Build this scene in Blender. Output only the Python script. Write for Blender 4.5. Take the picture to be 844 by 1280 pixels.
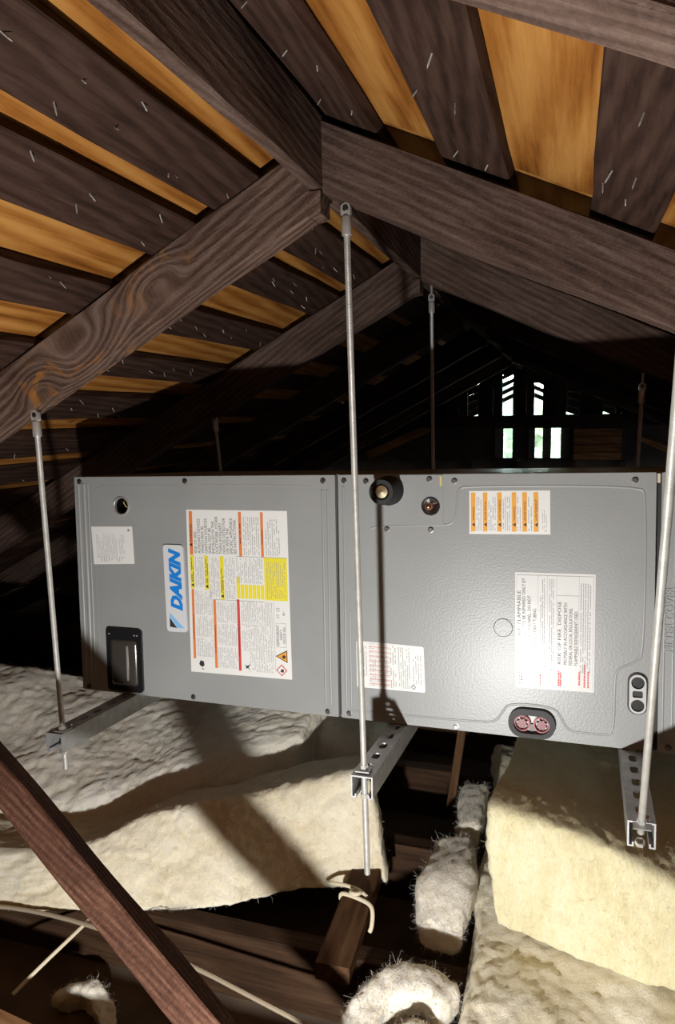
import bpy, bmesh, math, random
from mathutils import Vector, Matrix, noise
from mathutils.geometry import tessellate_polygon

random.seed(7)
for o in list(bpy.data.objects):
    bpy.data.objects.remove(o, do_unlink=True)
scene = bpy.context.scene
COL = scene.collection
EYE = 1.22                       # eye height above the attic floor

# ------------------------------------------------------------------ camera
cam_d = bpy.data.cameras.new('camera')
cam = bpy.data.objects.new('camera', cam_d)
COL.objects.link(cam)
cam_d.sensor_fit = 'VERTICAL'
cam_d.sensor_height = 36.0
cam_d.lens = 894.0 / 1280.0 * 36.0
cam_d.clip_start = 0.02
_f = 894.0
_Y = Vector((712 - 422, 515 - 640, _f)).normalized()       # ridge direction in the view
_d = Vector((120.0, 6670.0, _f)); _d = (_d - _Y * _d.dot(_Y)).normalized()
_Z = -_d
_X = _d.cross(_Y)
if _X.x < 0: _X = -_X
cx = Vector((_X.x, _Y.x, _Z.x)); cyd = Vector((_X.y, _Y.y, _Z.y)); cz = Vector((_X.z, _Y.z, _Z.z))
m = Matrix.Identity(4)
for i in range(3):
    m[i][0] = cx[i]; m[i][1] = -cyd[i]; m[i][2] = -cz[i]
m.translation = Vector((0, 0, EYE))
cam.matrix_world = m
scene.camera = cam

# ------------------------------------------------------------------ world, lamp, exposure
world = bpy.data.worlds.new('sky'); scene.world = world
world.use_nodes = True
wn = world.node_tree.nodes; wl = world.node_tree.links
wn.clear()
sky = wn.new('ShaderNodeTexSky'); sky.sky_type = 'NISHITA'
sky.sun_elevation = math.radians(48); sky.sun_rotation = math.radians(150); sky.sun_disc = False
bg = wn.new('ShaderNodeBackground'); bg.inputs['Strength'].default_value = 9.0
wo = wn.new('ShaderNodeOutputWorld')
wl.new(sky.outputs[0], bg.inputs[0]); wl.new(bg.outputs[0], wo.inputs[0])

lamp_d = bpy.data.lights.new('work_lamp', 'POINT')
lamp_d.energy = 77.0
lamp_d.color = (1.0, 0.985, 0.95)
lamp_d.shadow_soft_size = 0.018
lamp = bpy.data.objects.new('work_lamp', lamp_d)
lamp.location = (-0.240, 0.20, EYE - 0.78)
COL.objects.link(lamp)

vs = scene.view_settings
vs.view_transform = 'Standard'; vs.look = 'None'; vs.gamma = 1.0; vs.exposure = 0.0
vs.use_curve_mapping = False

# ------------------------------------------------------------------ helpers
def V(x, y, z): return Vector((x, y, z + EYE))

def setp(o, label=None, cat=None, group=None, kind=None):
    if label: o['label'] = label
    if cat: o['category'] = cat
    if group: o['group'] = group
    if kind: o['kind'] = kind
    return o

def empty(name, mat=None, **kw):
    o = bpy.data.objects.new(name, None); COL.objects.link(o)
    o.empty_display_size = 0.05
    if mat is not None: o.matrix_world = mat
    return setp(o, **kw)

def link(name, me, mat=None, parent=None, M=None, smooth=False):
    o = bpy.data.objects.new(name, me); COL.objects.link(o)
    if mat is not None and len(me.materials) == 0: me.materials.append(mat)
    if parent is not None: o.parent = parent
    if M is not None: o.matrix_local = M
    if smooth:
        for p in me.polygons: p.use_smooth = True
    return o

def mesh(name, verts, faces):
    me = bpy.data.meshes.new(name); me.from_pydata([tuple(v) for v in verts], [], faces); me.update()
    return me

class MB:
    """collects simple shapes into one mesh"""
    def __init__(s): s.v = []; s.f = []
    def add(s, v, f):
        b = len(s.v); s.v += [tuple(x) for x in v]; s.f += [tuple(i + b for i in q) for q in f]
    def box(s, a, b):
        x0, y0, z0 = a; x1, y1, z1 = b
        s.add([(x0,y0,z0),(x1,y0,z0),(x1,y1,z0),(x0,y1,z0),(x0,y0,z1),(x1,y0,z1),(x1,y1,z1),(x0,y1,z1)],
              [(0,3,2,1),(4,5,6,7),(0,1,5,4),(1,2,6,5),(2,3,7,6),(3,0,4,7)])
    def tube(s, path, r, n=8, cap=True):
        path = [Vector(p) for p in path]; rings = []
        up = None
        for i, p in enumerate(path):
            t = (path[min(i+1, len(path)-1)] - path[max(i-1, 0)]).normalized()
            if up is None:
                up = Vector((0,0,1)) if abs(t.z) < .9 else Vector((1,0,0))
            a = t.cross(up).normalized(); up = a.cross(t).normalized()
            rr = r[i] if isinstance(r, (list, tuple)) else r
            rings.append([p + a * rr * math.cos(2*math.pi*k/n) + up * rr * math.sin(2*math.pi*k/n) for k in range(n)])
        v = [q for ring in rings for q in ring]; f = []
        for i in range(len(path)-1):
            for k in range(n):
                f.append((i*n+k, i*n+(k+1)%n, (i+1)*n+(k+1)%n, (i+1)*n+k))
        if cap:
            f.append(tuple(range(n-1, -1, -1))); f.append(tuple((len(path)-1)*n + k for k in range(n)))
        s.add(v, f)
    def plate(s, outer, holes, w0, w1, fr=None):
        """polygon in (u,z) with holes, between depths w0 (front) and w1 along local Y"""
        loops = [[Vector((p[0], p[1], 0)) for p in L] for L in [outer] + list(holes)]
        tris = tessellate_polygon(loops)
        pts = [p for L in loops for p in L]; n = len(pts)
        v = [(p.x, w0, p.y) for p in pts] + [(p.x, w1, p.y) for p in pts]
        f = []
        for a, b, c in tris:
            A, B, C = pts[a], pts[b], pts[c]
            if (B-A).cross(C-A).z > 0: f.append((a,b,c)); f.append((n+c,n+b,n+a))
            else: f.append((c,b,a)); f.append((n+a,n+b,n+c))
        o = 0
        for L in loops:
            k = len(L)
            for i in range(k):
                f.append((o+i, o+(i+1)%k, n+o+(i+1)%k, n+o+i))
            o += k
        s.add(v, f)
    def lathe(s, prof, c, axis='Y', n=24):
        """profile of (radius, offset) turned about an axis through c"""
        v = []; f = []
        for r, h in prof:
            for k in range(n):
                a = 2*math.pi*k/n; p, q = r*math.cos(a), r*math.sin(a)
                if axis == 'Y': v.append((c[0]+p, c[1]+h, c[2]+q))
                elif axis == 'Z': v.append((c[0]+p, c[1]+q, c[2]+h))
                else: v.append((c[0]+h, c[1]+p, c[2]+q))
        for i in range(len(prof)-1):
            for k in range(n):
                f.append((i*n+k, i*n+(k+1)%n, (i+1)*n+(k+1)%n, (i+1)*n+k))
        s.add(v, f)
    def build(s, name, mat, parent=None, M=None, smooth=False, bevel=0, kind=None, label=None):
        me = mesh(name, s.v, s.f)
        bm = bmesh.new(); bm.from_mesh(me); bmesh.ops.recalc_face_normals(bm, faces=bm.faces[:])
        bm.to_mesh(me); bm.free()
        o = link(name, me, mat, parent, M, smooth)
        if smooth:
            try: me.set_sharp_from_angle(angle=math.radians(40))
            except Exception: pass
        if bevel:
            b = o.modifiers.new('bevel', 'BEVEL'); b.width = bevel; b.segments = 2; b.limit_method = 'ANGLE'
        return setp(o, kind=kind, label=label)

def rrect(u0, z0, u1, z1, r, n=6):
    out = []
    for cx_, cz_, a0 in ((u1-r, z1-r, 0), (u0+r, z1-r, 90), (u0+r, z0+r, 180), (u1-r, z0+r, 270)):
        for k in range(n+1):
            a = math.radians(a0 + 90*k/n); out.append((cx_ + r*math.cos(a), cz_ + r*math.sin(a)))
    return out
def circ(u, z, r, n=28): return [(u + r*math.cos(2*math.pi*k/n), z + r*math.sin(2*math.pi*k/n)) for k in range(n)]
def offset_quad(q, d): return q

def frame(origin, xa, ya):
    """matrix with X along xa, Y near ya"""
    x = Vector(xa).normalized(); z = x.cross(Vector(ya)).normalized(); y = z.cross(x)
    M = Matrix.Identity(4)
    for i in range(3): M[i][0] = x[i]; M[i][1] = y[i]; M[i][2] = z[i]
    M.translation = Vector(origin)
    return M

def plank_mesh(name, L, wy, wz, jit=.0012, seed=0, n=None, cut0=0., cut1=0., extra=None):
    """board running along +X from 0 to L, Y in wy, Z in wz; edges waver a little like sawn timber"""
    n = n or max(2, min(60, int(L/.08)))
    v = []; f = []
    c = min(.0025, (wz[1]-wz[0])*.12)
    ring = [(wy[0], wz[0]+c), (wy[0]+c, wz[0]), (wy[1]-c, wz[0]), (wy[1], wz[0]+c),
            (wy[1], wz[1]-c), (wy[1]-c, wz[1]), (wy[0]+c, wz[1]), (wy[0], wz[1]-c)]
    k = len(ring)
    for i in range(n+1):
        x = L*i/n
        for j, (y, z) in enumerate(ring):
            q = noise.noise_vector(Vector((x*5 + seed*3.1, y*14 + seed, z*14 + j*.2)))
            e = cut0*(z-wz[1]) if i == 0 else (cut1*(z-wz[1]) if i == n else 0)
            v.append((x + e, y + q.y*jit*1.6, z + q.z*jit*1.6))
    for i in range(n):
        for j in range(k):
            f.append((i*k+j, (i+1)*k+j, (i+1)*k+(j+1)%k, i*k+(j+1)%k))
    f.append(tuple(range(k))); f.append(tuple(n*k + j for j in range(k-1, -1, -1)))
    b = MB(); b.add(v, f)
    if extra: b.box(*extra)
    me = mesh(name, b.v, b.f)
    bm = bmesh.new(); bm.from_mesh(me); bmesh.ops.recalc_face_normals(bm, faces=bm.faces[:]); bm.to_mesh(me); bm.free()
    return me

# ------------------------------------------------------------------ materials
def newmat(name):
    mt = bpy.data.materials.new(name); mt.use_nodes = True
    nt = mt.node_tree
    return mt, nt.nodes, nt.links, nt.nodes['Principled BSDF']

def plain(name, col, rough=.5, metal=0., spec=.5, emit=None):
    mt, N, Lk, P = newmat(name)
    P.inputs['Base Color'].default_value = (*col, 1); P.inputs['Roughness'].default_value = rough
    P.inputs['Metallic'].default_value = metal; P.inputs['Specular IOR Level'].default_value = spec
    return mt

def ramp(N, stops):
    r = N.new('ShaderNodeValToRGB'); e = r.color_ramp.elements
    e[0].position, e[0].color = stops[0][0], (*stops[0][1], 1)
    e[1].position, e[1].color = stops[-1][0], (*stops[-1][1], 1)
    for p, c in stops[1:-1]:
        q = e.new(p); q.color = (*c, 1)
    return r

def wood(name, dark, mid, light, axis='X', rough=.75, bump=.5, wave=14., dist=7., stretch=9., fine=70., knots=None, spec=.12, blotch=.5, wavew=.16, saw=0., dots=False, finew=.75):
    mt, N, Lk, P = newmat(name)
    tc = N.new('ShaderNodeTexCoord'); oi = N.new('ShaderNodeObjectInfo')
    rnd = N.new('ShaderNodeVectorMath'); rnd.operation = 'SCALE'
    cmb = N.new('ShaderNodeCombineXYZ')
    for i in range(3): Lk.new(oi.outputs['Random'], cmb.inputs[i])
    Lk.new(cmb.outputs[0], rnd.inputs[0]); rnd.inputs['Scale'].default_value = 17.3
    add = N.new('ShaderNodeVectorMath'); add.operation = 'ADD'
    Lk.new(tc.outputs['Object'], add.inputs[0]); Lk.new(rnd.outputs[0], add.inputs[1])
    src = add.outputs[0]
    if knots:
        src_k = tc.outputs['Object']
        # push the grain aside round each knot
        acc = src
        kmask = None
        for (kx, ky, kz, r, a) in knots:
            sub = N.new('ShaderNodeVectorMath'); sub.operation = 'SUBTRACT'; sub.inputs[1].default_value = (kx, ky, kz)
            Lk.new(src_k, sub.inputs[0])
            sc = N.new('ShaderNodeVectorMath'); sc.operation = 'MULTIPLY'; sc.inputs[1].default_value = (.55, .0, 1)
            Lk.new(sub.outputs[0], sc.inputs[0])
            ln = N.new('ShaderNodeVectorMath'); ln.operation = 'LENGTH'; Lk.new(sc.outputs[0], ln.inputs[0])
            mr = N.new('ShaderNodeMapRange'); mr.interpolation_type = 'SMOOTHERSTEP'
            mr.inputs['From Min'].default_value = 0; mr.inputs['From Max'].default_value = r
            mr.inputs['To Min'].default_value = a; mr.inputs['To Max'].default_value = 0
            Lk.new(ln.outputs['Value'], mr.inputs['Value'])
            cz_ = N.new('ShaderNodeCombineXYZ'); Lk.new(mr.outputs[0], cz_.inputs[2])
            ad2 = N.new('ShaderNodeVectorMath'); ad2.operation = 'ADD'
            Lk.new(acc, ad2.inputs[0]); Lk.new(cz_.outputs[0], ad2.inputs[1]); acc = ad2.outputs[0]
            mk = N.new('ShaderNodeMapRange'); mk.interpolation_type = 'SMOOTHSTEP'
            mk.inputs['From Min'].default_value = r*.35; mk.inputs['From Max'].default_value = r*1.1
            mk.inputs['To Min'].default_value = 1; mk.inputs['To Max'].default_value = 0
            Lk.new(ln.outputs['Value'], mk.inputs['Value'])
            if kmask is None: kmask = mk.outputs[0]
            else:
                mx = N.new('ShaderNodeMath'); mx.operation = 'MAXIMUM'
                Lk.new(kmask, mx.inputs[0]); Lk.new(mk.outputs[0], mx.inputs[1]); kmask = mx.outputs[0]
        src = acc
    mp = N.new('ShaderNodeMapping')
    s = [1., 1., 1.]; s['XYZ'.index(axis)] = 1.0/stretch
    mp.inputs['Scale'].default_value = s
    Lk.new(src, mp.inputs['Vector'])
    wv = N.new('ShaderNodeTexWave'); wv.wave_type = 'BANDS'; wv.bands_direction = 'DIAGONAL'
    wv.inputs['Scale'].default_value = wave; wv.inputs['Distortion'].default_value = dist
    wv.inputs['Detail'].default_value = 4; wv.inputs['Detail Scale'].default_value = 2.5; wv.inputs['Detail Roughness'].default_value = .6
    Lk.new(mp.outputs[0], wv.inputs['Vector'])
    mp2 = N.new('ShaderNodeMapping')
    s2 = [1., 1., 1.]; s2['XYZ'.index(axis)] = 1.0/(stretch*2.2)
    mp2.inputs['Scale'].default_value = s2; Lk.new(src, mp2.inputs['Vector'])
    n1 = N.new('ShaderNodeTexNoise'); n1.inputs['Scale'].default_value = fine; n1.inputs['Detail'].default_value = 6; n1.inputs['Roughness'].default_value = .7
    Lk.new(mp2.outputs[0], n1.inputs['Vector'])
    n2 = N.new('ShaderNodeTexNoise'); n2.inputs['Scale'].default_value = 6; n2.inputs['Detail'].default_value = 6; n2.inputs['Roughness'].default_value = .6
    Lk.new(src, n2.inputs['Vector'])
    m1 = N.new('ShaderNodeMath'); m1.operation = 'MULTIPLY'; m1.inputs[1].default_value = wavew; Lk.new(wv.outputs['Fac'], m1.inputs[0])
    m2 = N.new('ShaderNodeMath'); m2.operation = 'MULTIPLY_ADD'; m2.inputs[1].default_value = finew; Lk.new(n1.outputs['Fac'], m2.inputs[0]); Lk.new(m1.outputs[0], m2.inputs[2])
    m3 = N.new('ShaderNodeMath'); m3.operation = 'MULTIPLY_ADD'; m3.inputs[1].default_value = blotch; Lk.new(n2.outputs['Fac'], m3.inputs[0]); Lk.new(m2.outputs[0], m3.inputs[2])
    if saw:
        mp3 = N.new('ShaderNodeMapping'); s3 = [1., 1., 1.]; s3['XYZ'.index(axis)] = 1.6
        mp3.inputs['Scale'].default_value = s3; mp3.inputs['Rotation'].default_value = (0, .5, 0); Lk.new(src, mp3.inputs['Vector'])
        n4 = N.new('ShaderNodeTexNoise'); n4.inputs['Scale'].default_value = 130; n4.inputs['Detail'].default_value = 3; n4.inputs['Roughness'].default_value = .8
        Lk.new(mp3.outputs[0], n4.inputs['Vector'])
        m4 = N.new('ShaderNodeMath'); m4.operation = 'MULTIPLY_ADD'; m4.inputs[1].default_value = saw; Lk.new(n4.outputs['Fac'], m4.inputs[0]); Lk.new(m3.outputs[0], m4.inputs[2])
        m5 = N.new('ShaderNodeMath'); m5.operation = 'SUBTRACT'; m5.inputs[1].default_value = saw*.5; Lk.new(m4.outputs[0], m5.inputs[0])
        m3 = m5; m2 = m5
    r = ramp(N, [(.42, dark), (.68, mid), (1.0, light)])
    Lk.new(m3.outputs[0], r.inputs[0])
    col = r.outputs[0]
    if dots:
        vo = N.new('ShaderNodeTexVoronoi'); vo.inputs['Scale'].default_value = 4.5; vo.inputs['Randomness'].default_value = 1
        mpv = N.new('ShaderNodeMapping'); mpv.inputs['Scale'].default_value = (1.6, 1, 1.6); Lk.new(src, mpv.inputs['Vector']); Lk.new(mpv.outputs[0], vo.inputs['Vector'])
        mv = N.new('ShaderNodeMapRange'); mv.interpolation_type = 'SMOOTHSTEP'; mv.inputs['From Min'].default_value = .03; mv.inputs['From Max'].default_value = .11
        mv.inputs['To Min'].default_value = .8; mv.inputs['To Max'].default_value = 0; Lk.new(vo.outputs['Distance'], mv.inputs['Value'])
        mxd = N.new('ShaderNodeMix'); mxd.data_type = 'RGBA'; Lk.new(mv.outputs[0], mxd.inputs[0]); Lk.new(col, mxd.inputs[6]); mxd.inputs[7].default_value = (.10, .033, .008, 1)
        col = mxd.outputs[2]
    if knots:
        # torn amber fibres on the rim of the knots
        n3 = N.new('ShaderNodeTexNoise'); n3.inputs['Scale'].default_value = 28; n3.inputs['Detail'].default_value = 5
        Lk.new(src, n3.inputs['Vector'])
        th = N.new('ShaderNodeMapRange'); th.inputs['From Min'].default_value = .55; th.inputs['From Max'].default_value = .72
        Lk.new(n3.outputs['Fac'], th.inputs['Value'])
        mm = N.new('ShaderNodeMath'); mm.operation = 'MULTIPLY'; Lk.new(th.outputs[0], mm.inputs[0]); Lk.new(kmask, mm.inputs[1])
        mixc = N.new('ShaderNodeMix'); mixc.data_type = 'RGBA'
        Lk.new(mm.outputs[0], mixc.inputs[0]); Lk.new(col, mixc.inputs[6]); mixc.inputs[7].default_value = (.30, .13, .035, 1)
        col = mixc.outputs[2]
    Lk.new(col, P.inputs['Base Color'])
    P.inputs['Roughness'].default_value = rough; P.inputs['Specular IOR Level'].default_value = spec
    bp = N.new('ShaderNodeBump'); bp.inputs['Strength'].default_value = bump; bp.inputs['Distance'].default_value = .004
    Lk.new(m2.outputs[0], bp.inputs['Height']); Lk.new(bp.outputs[0], P.inputs['Normal'])
    return mt

RAFT = ((.026, .0150, .0115), (.082, .050, .039), (.165, .112, .092))
M_rafter = wood('rafter_wood', *RAFT, bump=.9, wave=38, dist=4, saw=.35)
M_rafter_knot = wood('knotted_rafter_wood', (.026, .0145, .0105), (.092, .053, .039), (.185, .122, .096), bump=.9, wave=34, dist=4, wavew=.26, saw=.35,
                     knots=[(.56, 0, -.060, .085, .06), (.36, 0, -.030, .06, -.04), (.67, 0, -.070, .055, -.035)])
M_board = wood('old_board_wood', (.012, .0056, .0038), (.037, .0190, .0137), (.066, .037, .0275), bump=.4, wave=26, dist=5, saw=.15, wavew=.24)
M_ply = wood('plywood', (.085, .024, .0035), (.275, .104, .0195), (.42, .200, .052), axis='Y', rough=.6, bump=.25, wave=13, dist=3.2, stretch=11, fine=50, blotch=.35, wavew=.30, dots=True, finew=.95)
M_brace = wood('brace_wood', (.017, .0068, .0042), (.052, .0215, .0125), (.115, .057, .037), bump=.7, wave=60, dist=3, fine=120, saw=.5)
M_joist = wood('joist_wood', (.015, .008, .0045), (.046, .024, .013), (.085, .048, .027), bump=.4)
M_block = wood('block_wood', (.035, .016, .007), (.085, .042, .019), (.15, .082, .042), bump=.4)
M_stud = wood('stud_wood', (.010, .0065, .005), (.028, .018, .013), (.055, .035, .025), bump=.4)
M_siding = wood('siding_wood', (.10, .045, .02), (.24, .115, .05), (.36, .19, .09), bump=.3)

def metal(name, col, rough, noise_s=60., var=.12, rings=0., mtl=1.):
    mt, N, Lk, P = newmat(name)
    tc = N.new('ShaderNodeTexCoord'); n = N.new('ShaderNodeTexNoise'); n.inputs['Scale'].default_value = noise_s; n.inputs['Detail'].default_value = 4
    Lk.new(tc.outputs['Object'], n.inputs['Vector'])
    r = ramp(N, [(.3, tuple(c*(1-var) for c in col)), (.7, tuple(min(1, c*(1+var)) for c in col))])
    Lk.new(n.outputs['Fac'], r.inputs[0]); Lk.new(r.outputs[0], P.inputs['Base Color'])
    P.inputs['Metallic'].default_value = mtl; P.inputs['Roughness'].default_value = rough
    if rings:
        w = N.new('ShaderNodeTexWave'); w.bands_direction = 'Z'; w.inputs['Scale'].default_value = rings
        Lk.new(tc.outputs['Object'], w.inputs['Vector'])
        b = N.new('ShaderNodeBump'); b.inputs['Strength'].default_value = .5; b.inputs['Distance'].default_value = .0006
        Lk.new(w.outputs['Fac'], b.inputs['Height']); Lk.new(b.outputs[0], P.inputs['Normal'])
    return mt
M_zinc = metal('zinc_rod', (.50, .49, .46), .40, rings=180, mtl=.45)
M_galv = metal('galvanised_steel', (.40, .40, .40), .42, 40, .2, mtl=.6)
M_steel = metal('bright_steel', (.60, .59, .57), .28, mtl=.6)
M_screw = metal('dark_screw', (.20, .19, .18), .35)
M_copper = metal('copper', (.62, .34, .22), .28)
M_brass = metal('brass', (.80, .68, .46), .32)
M_nail = plain('nail_steel', (.40, .37, .34), .55, .3)
M_black = plain('black_plastic', (.012, .012, .013), .28)
M_rubber = plain('black_rubber', (.016, .016, .017), .6)
M_smoke = plain('smoky_cover', (.050, .044, .038), .16)
M_white = plain('label_white', (.80, .80, .78), .30)
def sticker(name, col, rough, bump):
    mt, N, Lk, P = newmat(name)
    P.inputs['Base Color'].default_value = (*col, 1); P.inputs['Roughness'].default_value = rough
    tc = N.new('ShaderNodeTexCoord'); n = N.new('ShaderNodeTexNoise'); n.inputs['Scale'].default_value = 26; n.inputs['Detail'].default_value = 3
    Lk.new(tc.outputs['Object'], n.inputs['Vector'])
    b = N.new('ShaderNodeBump'); b.inputs['Strength'].default_value = bump; b.inputs['Distance'].default_value = .004
    Lk.new(n.outputs['Fac'], b.inputs['Height']); Lk.new(b.outputs[0], P.inputs['Normal'])
    return mt
M_gloss = sticker('glossy_sticker', (.74, .74, .73), .17, .09)
M_badge = plain('badge_silver', (.66, .67, .70), .3)
M_blue = plain('badge_blue', (.010, .22, .70), .4)
M_sky = plain('badge_light_blue', (.25, .52, .86), .4)
M_ink = plain('ink_black', (.025, .025, .028), .6)
M_hole_shade = plain('hole_shade_black', (.004, .004, .004), .9, spec=.1)  # near-black that paints the shade inside the cable hole
M_grey = plain('ink_grey', (.34, .34, .35), .6)
M_dkgrey = plain('ink_dark_grey', (.10, .10, .105), .6)
M_orange = plain('print_orange', (.74, .22, .06), .5)
M_amber = plain('print_amber', (.80, .36, .04), .5)
M_yellow = plain('print_yellow', (.80, .70, .04), .5)
M_red = plain('print_red', (.62, .06, .06), .5)
M_pink = plain('print_pink', (.70, .45, .42), .5)
M_capred = plain('cap_red', (.17, .010, .016), .4)
M_cappink = plain('cap_rim', (.58, .26, .27), .4)
M_lgrey = plain('light_grey_plastic', (.48, .48, .48), .4)
M_cream = plain('cord_cream', (.66, .58, .42), .7)
M_cable = plain('cable_sheath', (.30, .24, .17), .6)
M_ywire = plain('wire_yellow', (.62, .50, .16), .5)

def paint(name, col, bump=.10):
    mt, N, Lk, P = newmat(name)
    tc = N.new('ShaderNodeTexCoord')
    n = N.new('ShaderNodeTexNoise'); n.inputs['Scale'].default_value = 230; n.inputs['Detail'].default_value = 2
    Lk.new(tc.outputs['Object'], n.inputs['Vector'])
    n2 = N.new('ShaderNodeTexNoise'); n2.inputs['Scale'].default_value = 6; n2.inputs['Detail'].default_value = 6
    Lk.new(tc.outputs['Object'], n2.inputs['Vector'])
    r = ramp(N, [(.3, tuple(c*.94 for c in col)), (.7, tuple(c*1.05 for c in col))])
    Lk.new(n2.outputs['Fac'], r.inputs[0]); Lk.new(r.outputs[0], P.inputs['Base Color'])
    P.inputs['Roughness'].default_value = .36; P.inputs['Specular IOR Level'].default_value = .42
    b = N.new('ShaderNodeBump'); b.inputs['Strength'].default_value = bump; b.inputs['Distance'].default_value = .003
    Lk.new(n.outputs['Fac'], b.inputs['Height']); Lk.new(b.outputs[0], P.inputs['Normal'])
    return mt
M_paint = paint('grey_cabinet_paint', (.300, .307, .305))
M_paint_back = plain('cabinet_inside', (.05, .05, .05), .5)

def fluff(name, a, b, c, fibre=(1, 1, 1)):
    mt, N, Lk, P = newmat(name)
    tc = N.new('ShaderNodeTexCoord'); mp = N.new('ShaderNodeMapping'); mp.inputs['Scale'].default_value = fibre
    Lk.new(tc.outputs['Object'], mp.inputs['Vector'])
    def nz(scale, detail, rough, distort):
        n = N.new('ShaderNodeTexNoise'); n.inputs['Scale'].default_value = scale; n.inputs['Detail'].default_value = detail
        n.inputs['Roughness'].default_value = rough; n.inputs['Distortion'].default_value = distort
        Lk.new(mp.outputs[0], n.inputs['Vector']); return n.outputs['Fac']
    def mad(x, k, y):
        m_ = N.new('ShaderNodeMath'); m_.operation = 'MULTIPLY_ADD'; m_.inputs[1].default_value = k
        Lk.new(x, m_.inputs[0])
        if isinstance(y, float): m_.inputs[2].default_value = y
        else: Lk.new(y, m_.inputs[2])
        return m_.outputs[0]
    big = nz(8, 5, .6, .5); wisp = nz(55, 6, .72, 2.2); fine_ = nz(190, 4, .75, 1.2)
    col = mad(wisp, .55, mad(fine_, .30, mad(big, .60, -.225)))
    r = ramp(N, [(.28, a), (.50, b), (.70, c)])
    Lk.new(col, r.inputs[0]); Lk.new(r.outputs[0], P.inputs['Base Color'])
    P.inputs['Roughness'].default_value = 1; P.inputs['Specular IOR Level'].default_value = .04
    P.inputs['Subsurface Weight'].default_value = .6; P.inputs['Subsurface Scale'].default_value = .007; P.inputs['Subsurface Radius'].default_value = (1.0, .85, .6)
    bp = N.new('ShaderNodeBump'); bp.inputs['Strength'].default_value = .6; bp.inputs['Distance'].default_value = .005
    Lk.new(mad(wisp, 1.0, mad(fine_, .55, 0.0)), bp.inputs['Height']); Lk.new(bp.outputs[0], P.inputs['Normal'])
    return mt
M_fluff = fluff('glass_wool_cream', (.66, .57, .39), (.80, .73, .57), (.86, .82, .71))
M_fluff_w = fluff('glass_wool_white', (.68, .62, .49), (.82, .77, .67), (.88, .85, .79))
M_fluff_y = fluff('glass_wool_yellow', (.58, .49, .27), (.71, .65, .43), (.77, .73, .56), fibre=(1.8, 1, .7))

def dusty(name, col):
    mt, N, Lk, P = newmat(name)
    tc = N.new('ShaderNodeTexCoord'); n = N.new('ShaderNodeTexNoise'); n.inputs['Scale'].default_value = 7; n.inputs['Detail'].default_value = 8
    Lk.new(tc.outputs['Object'], n.inputs['Vector'])
    r = ramp(N, [(.3, tuple(c*.6 for c in col)), (.7, tuple(c*1.25 for c in col))])
    Lk.new(n.outputs['Fac'], r.inputs[0]); Lk.new(r.outputs[0], P.inputs['Base Color'])
    P.inputs['Roughness'].default_value = .95
    return mt
M_floor = dusty('dusty_plaster_board', (.13, .095, .065))
M_felt = dusty('roof_felt', (.02, .018, .016))
M_wallback = dusty('gable_boarding', (.05, .04, .032))
M_leaf = dusty('leaf_green', (.08, .105, .05))

# ================================================================== SETTING
Y0, Y1 = -1.6, 6.55
# floor
b = MB(); b.box((-4.0, Y0-.1, -.06), (3.7, Y1+.1, 0)); floor = b.build('floor', M_floor, kind='structure')

# roof slopes: rafter-top planes
SL, SR = .523, .461                     # slopes
ZL = .104 + .523*1.078                  # z at x=0 of the left plane (rises with x)
ZR = .4925 - .461*.397                  # z at x=0 of the right plane
RX0, RX1 = -.420, -.397                 # ridge board
def zl(x): return ZL + SL*x
def zr(x): return ZR - SR*x
BT = .021                               # board thickness
def slope_box(xa, xb, side, d0, d1, ya, yb):
    """slab following a slope, between perpendicular-ish heights d0..d1 over the rafter plane"""
    z = zl if side == 'L' else zr
    vv = []
    for y in (ya, yb):
        for x in (xa, xb):
            for dd in (d0, d1):
                vv.append(V(x, y, z(x) + dd*math.sqrt(1 + (SL if side == 'L' else SR)**2)))
    return vv, [(0,1,3,2),(4,6,7,5),(0,4,5,1),(2,3,7,6),(0,2,6,4),(1,5,7,3)]

left_gaps = [(-.508,-.470), (-.632,-.596), (-.812,-.722), (-.995,-.900), (-1.165,-1.075), (-1.350,-1.270), (-1.545,-1.470), (-1.720,-1.645)]
x = -1.72
while x > -3.4:
    left_gaps.append((x-.185-.075, x-.185)); x -= .185
left_boards = []; top = -.424
for lo, hi in left_gaps:
    left_boards.append((hi, top)); top = lo
left_boards.append((-3.75, top))
right_gaps = [(-.307,-.202), (-.099,.021), (.113,.222), (.322,.43)]
x = .43
while x < 2.3:
    right_gaps.append((x+.10, x+.20)); x += .20
right_boards = []; top = -.395
for lo, hi in right_gaps:
    right_boards.append((top, lo)); top = hi
right_boards.append((top, 2.66))

nail_me = None
def nail_mesh():
    b = MB(); b.tube([(0,0,0.004), (0,0,-.013), (.0004,0,-.0175)], [.00115, .00105, .0003], 6)
    return mesh('nail', b.v, b.f)
nail_me = nail_mesh(); nail_me.materials.append(M_nail)

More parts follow.
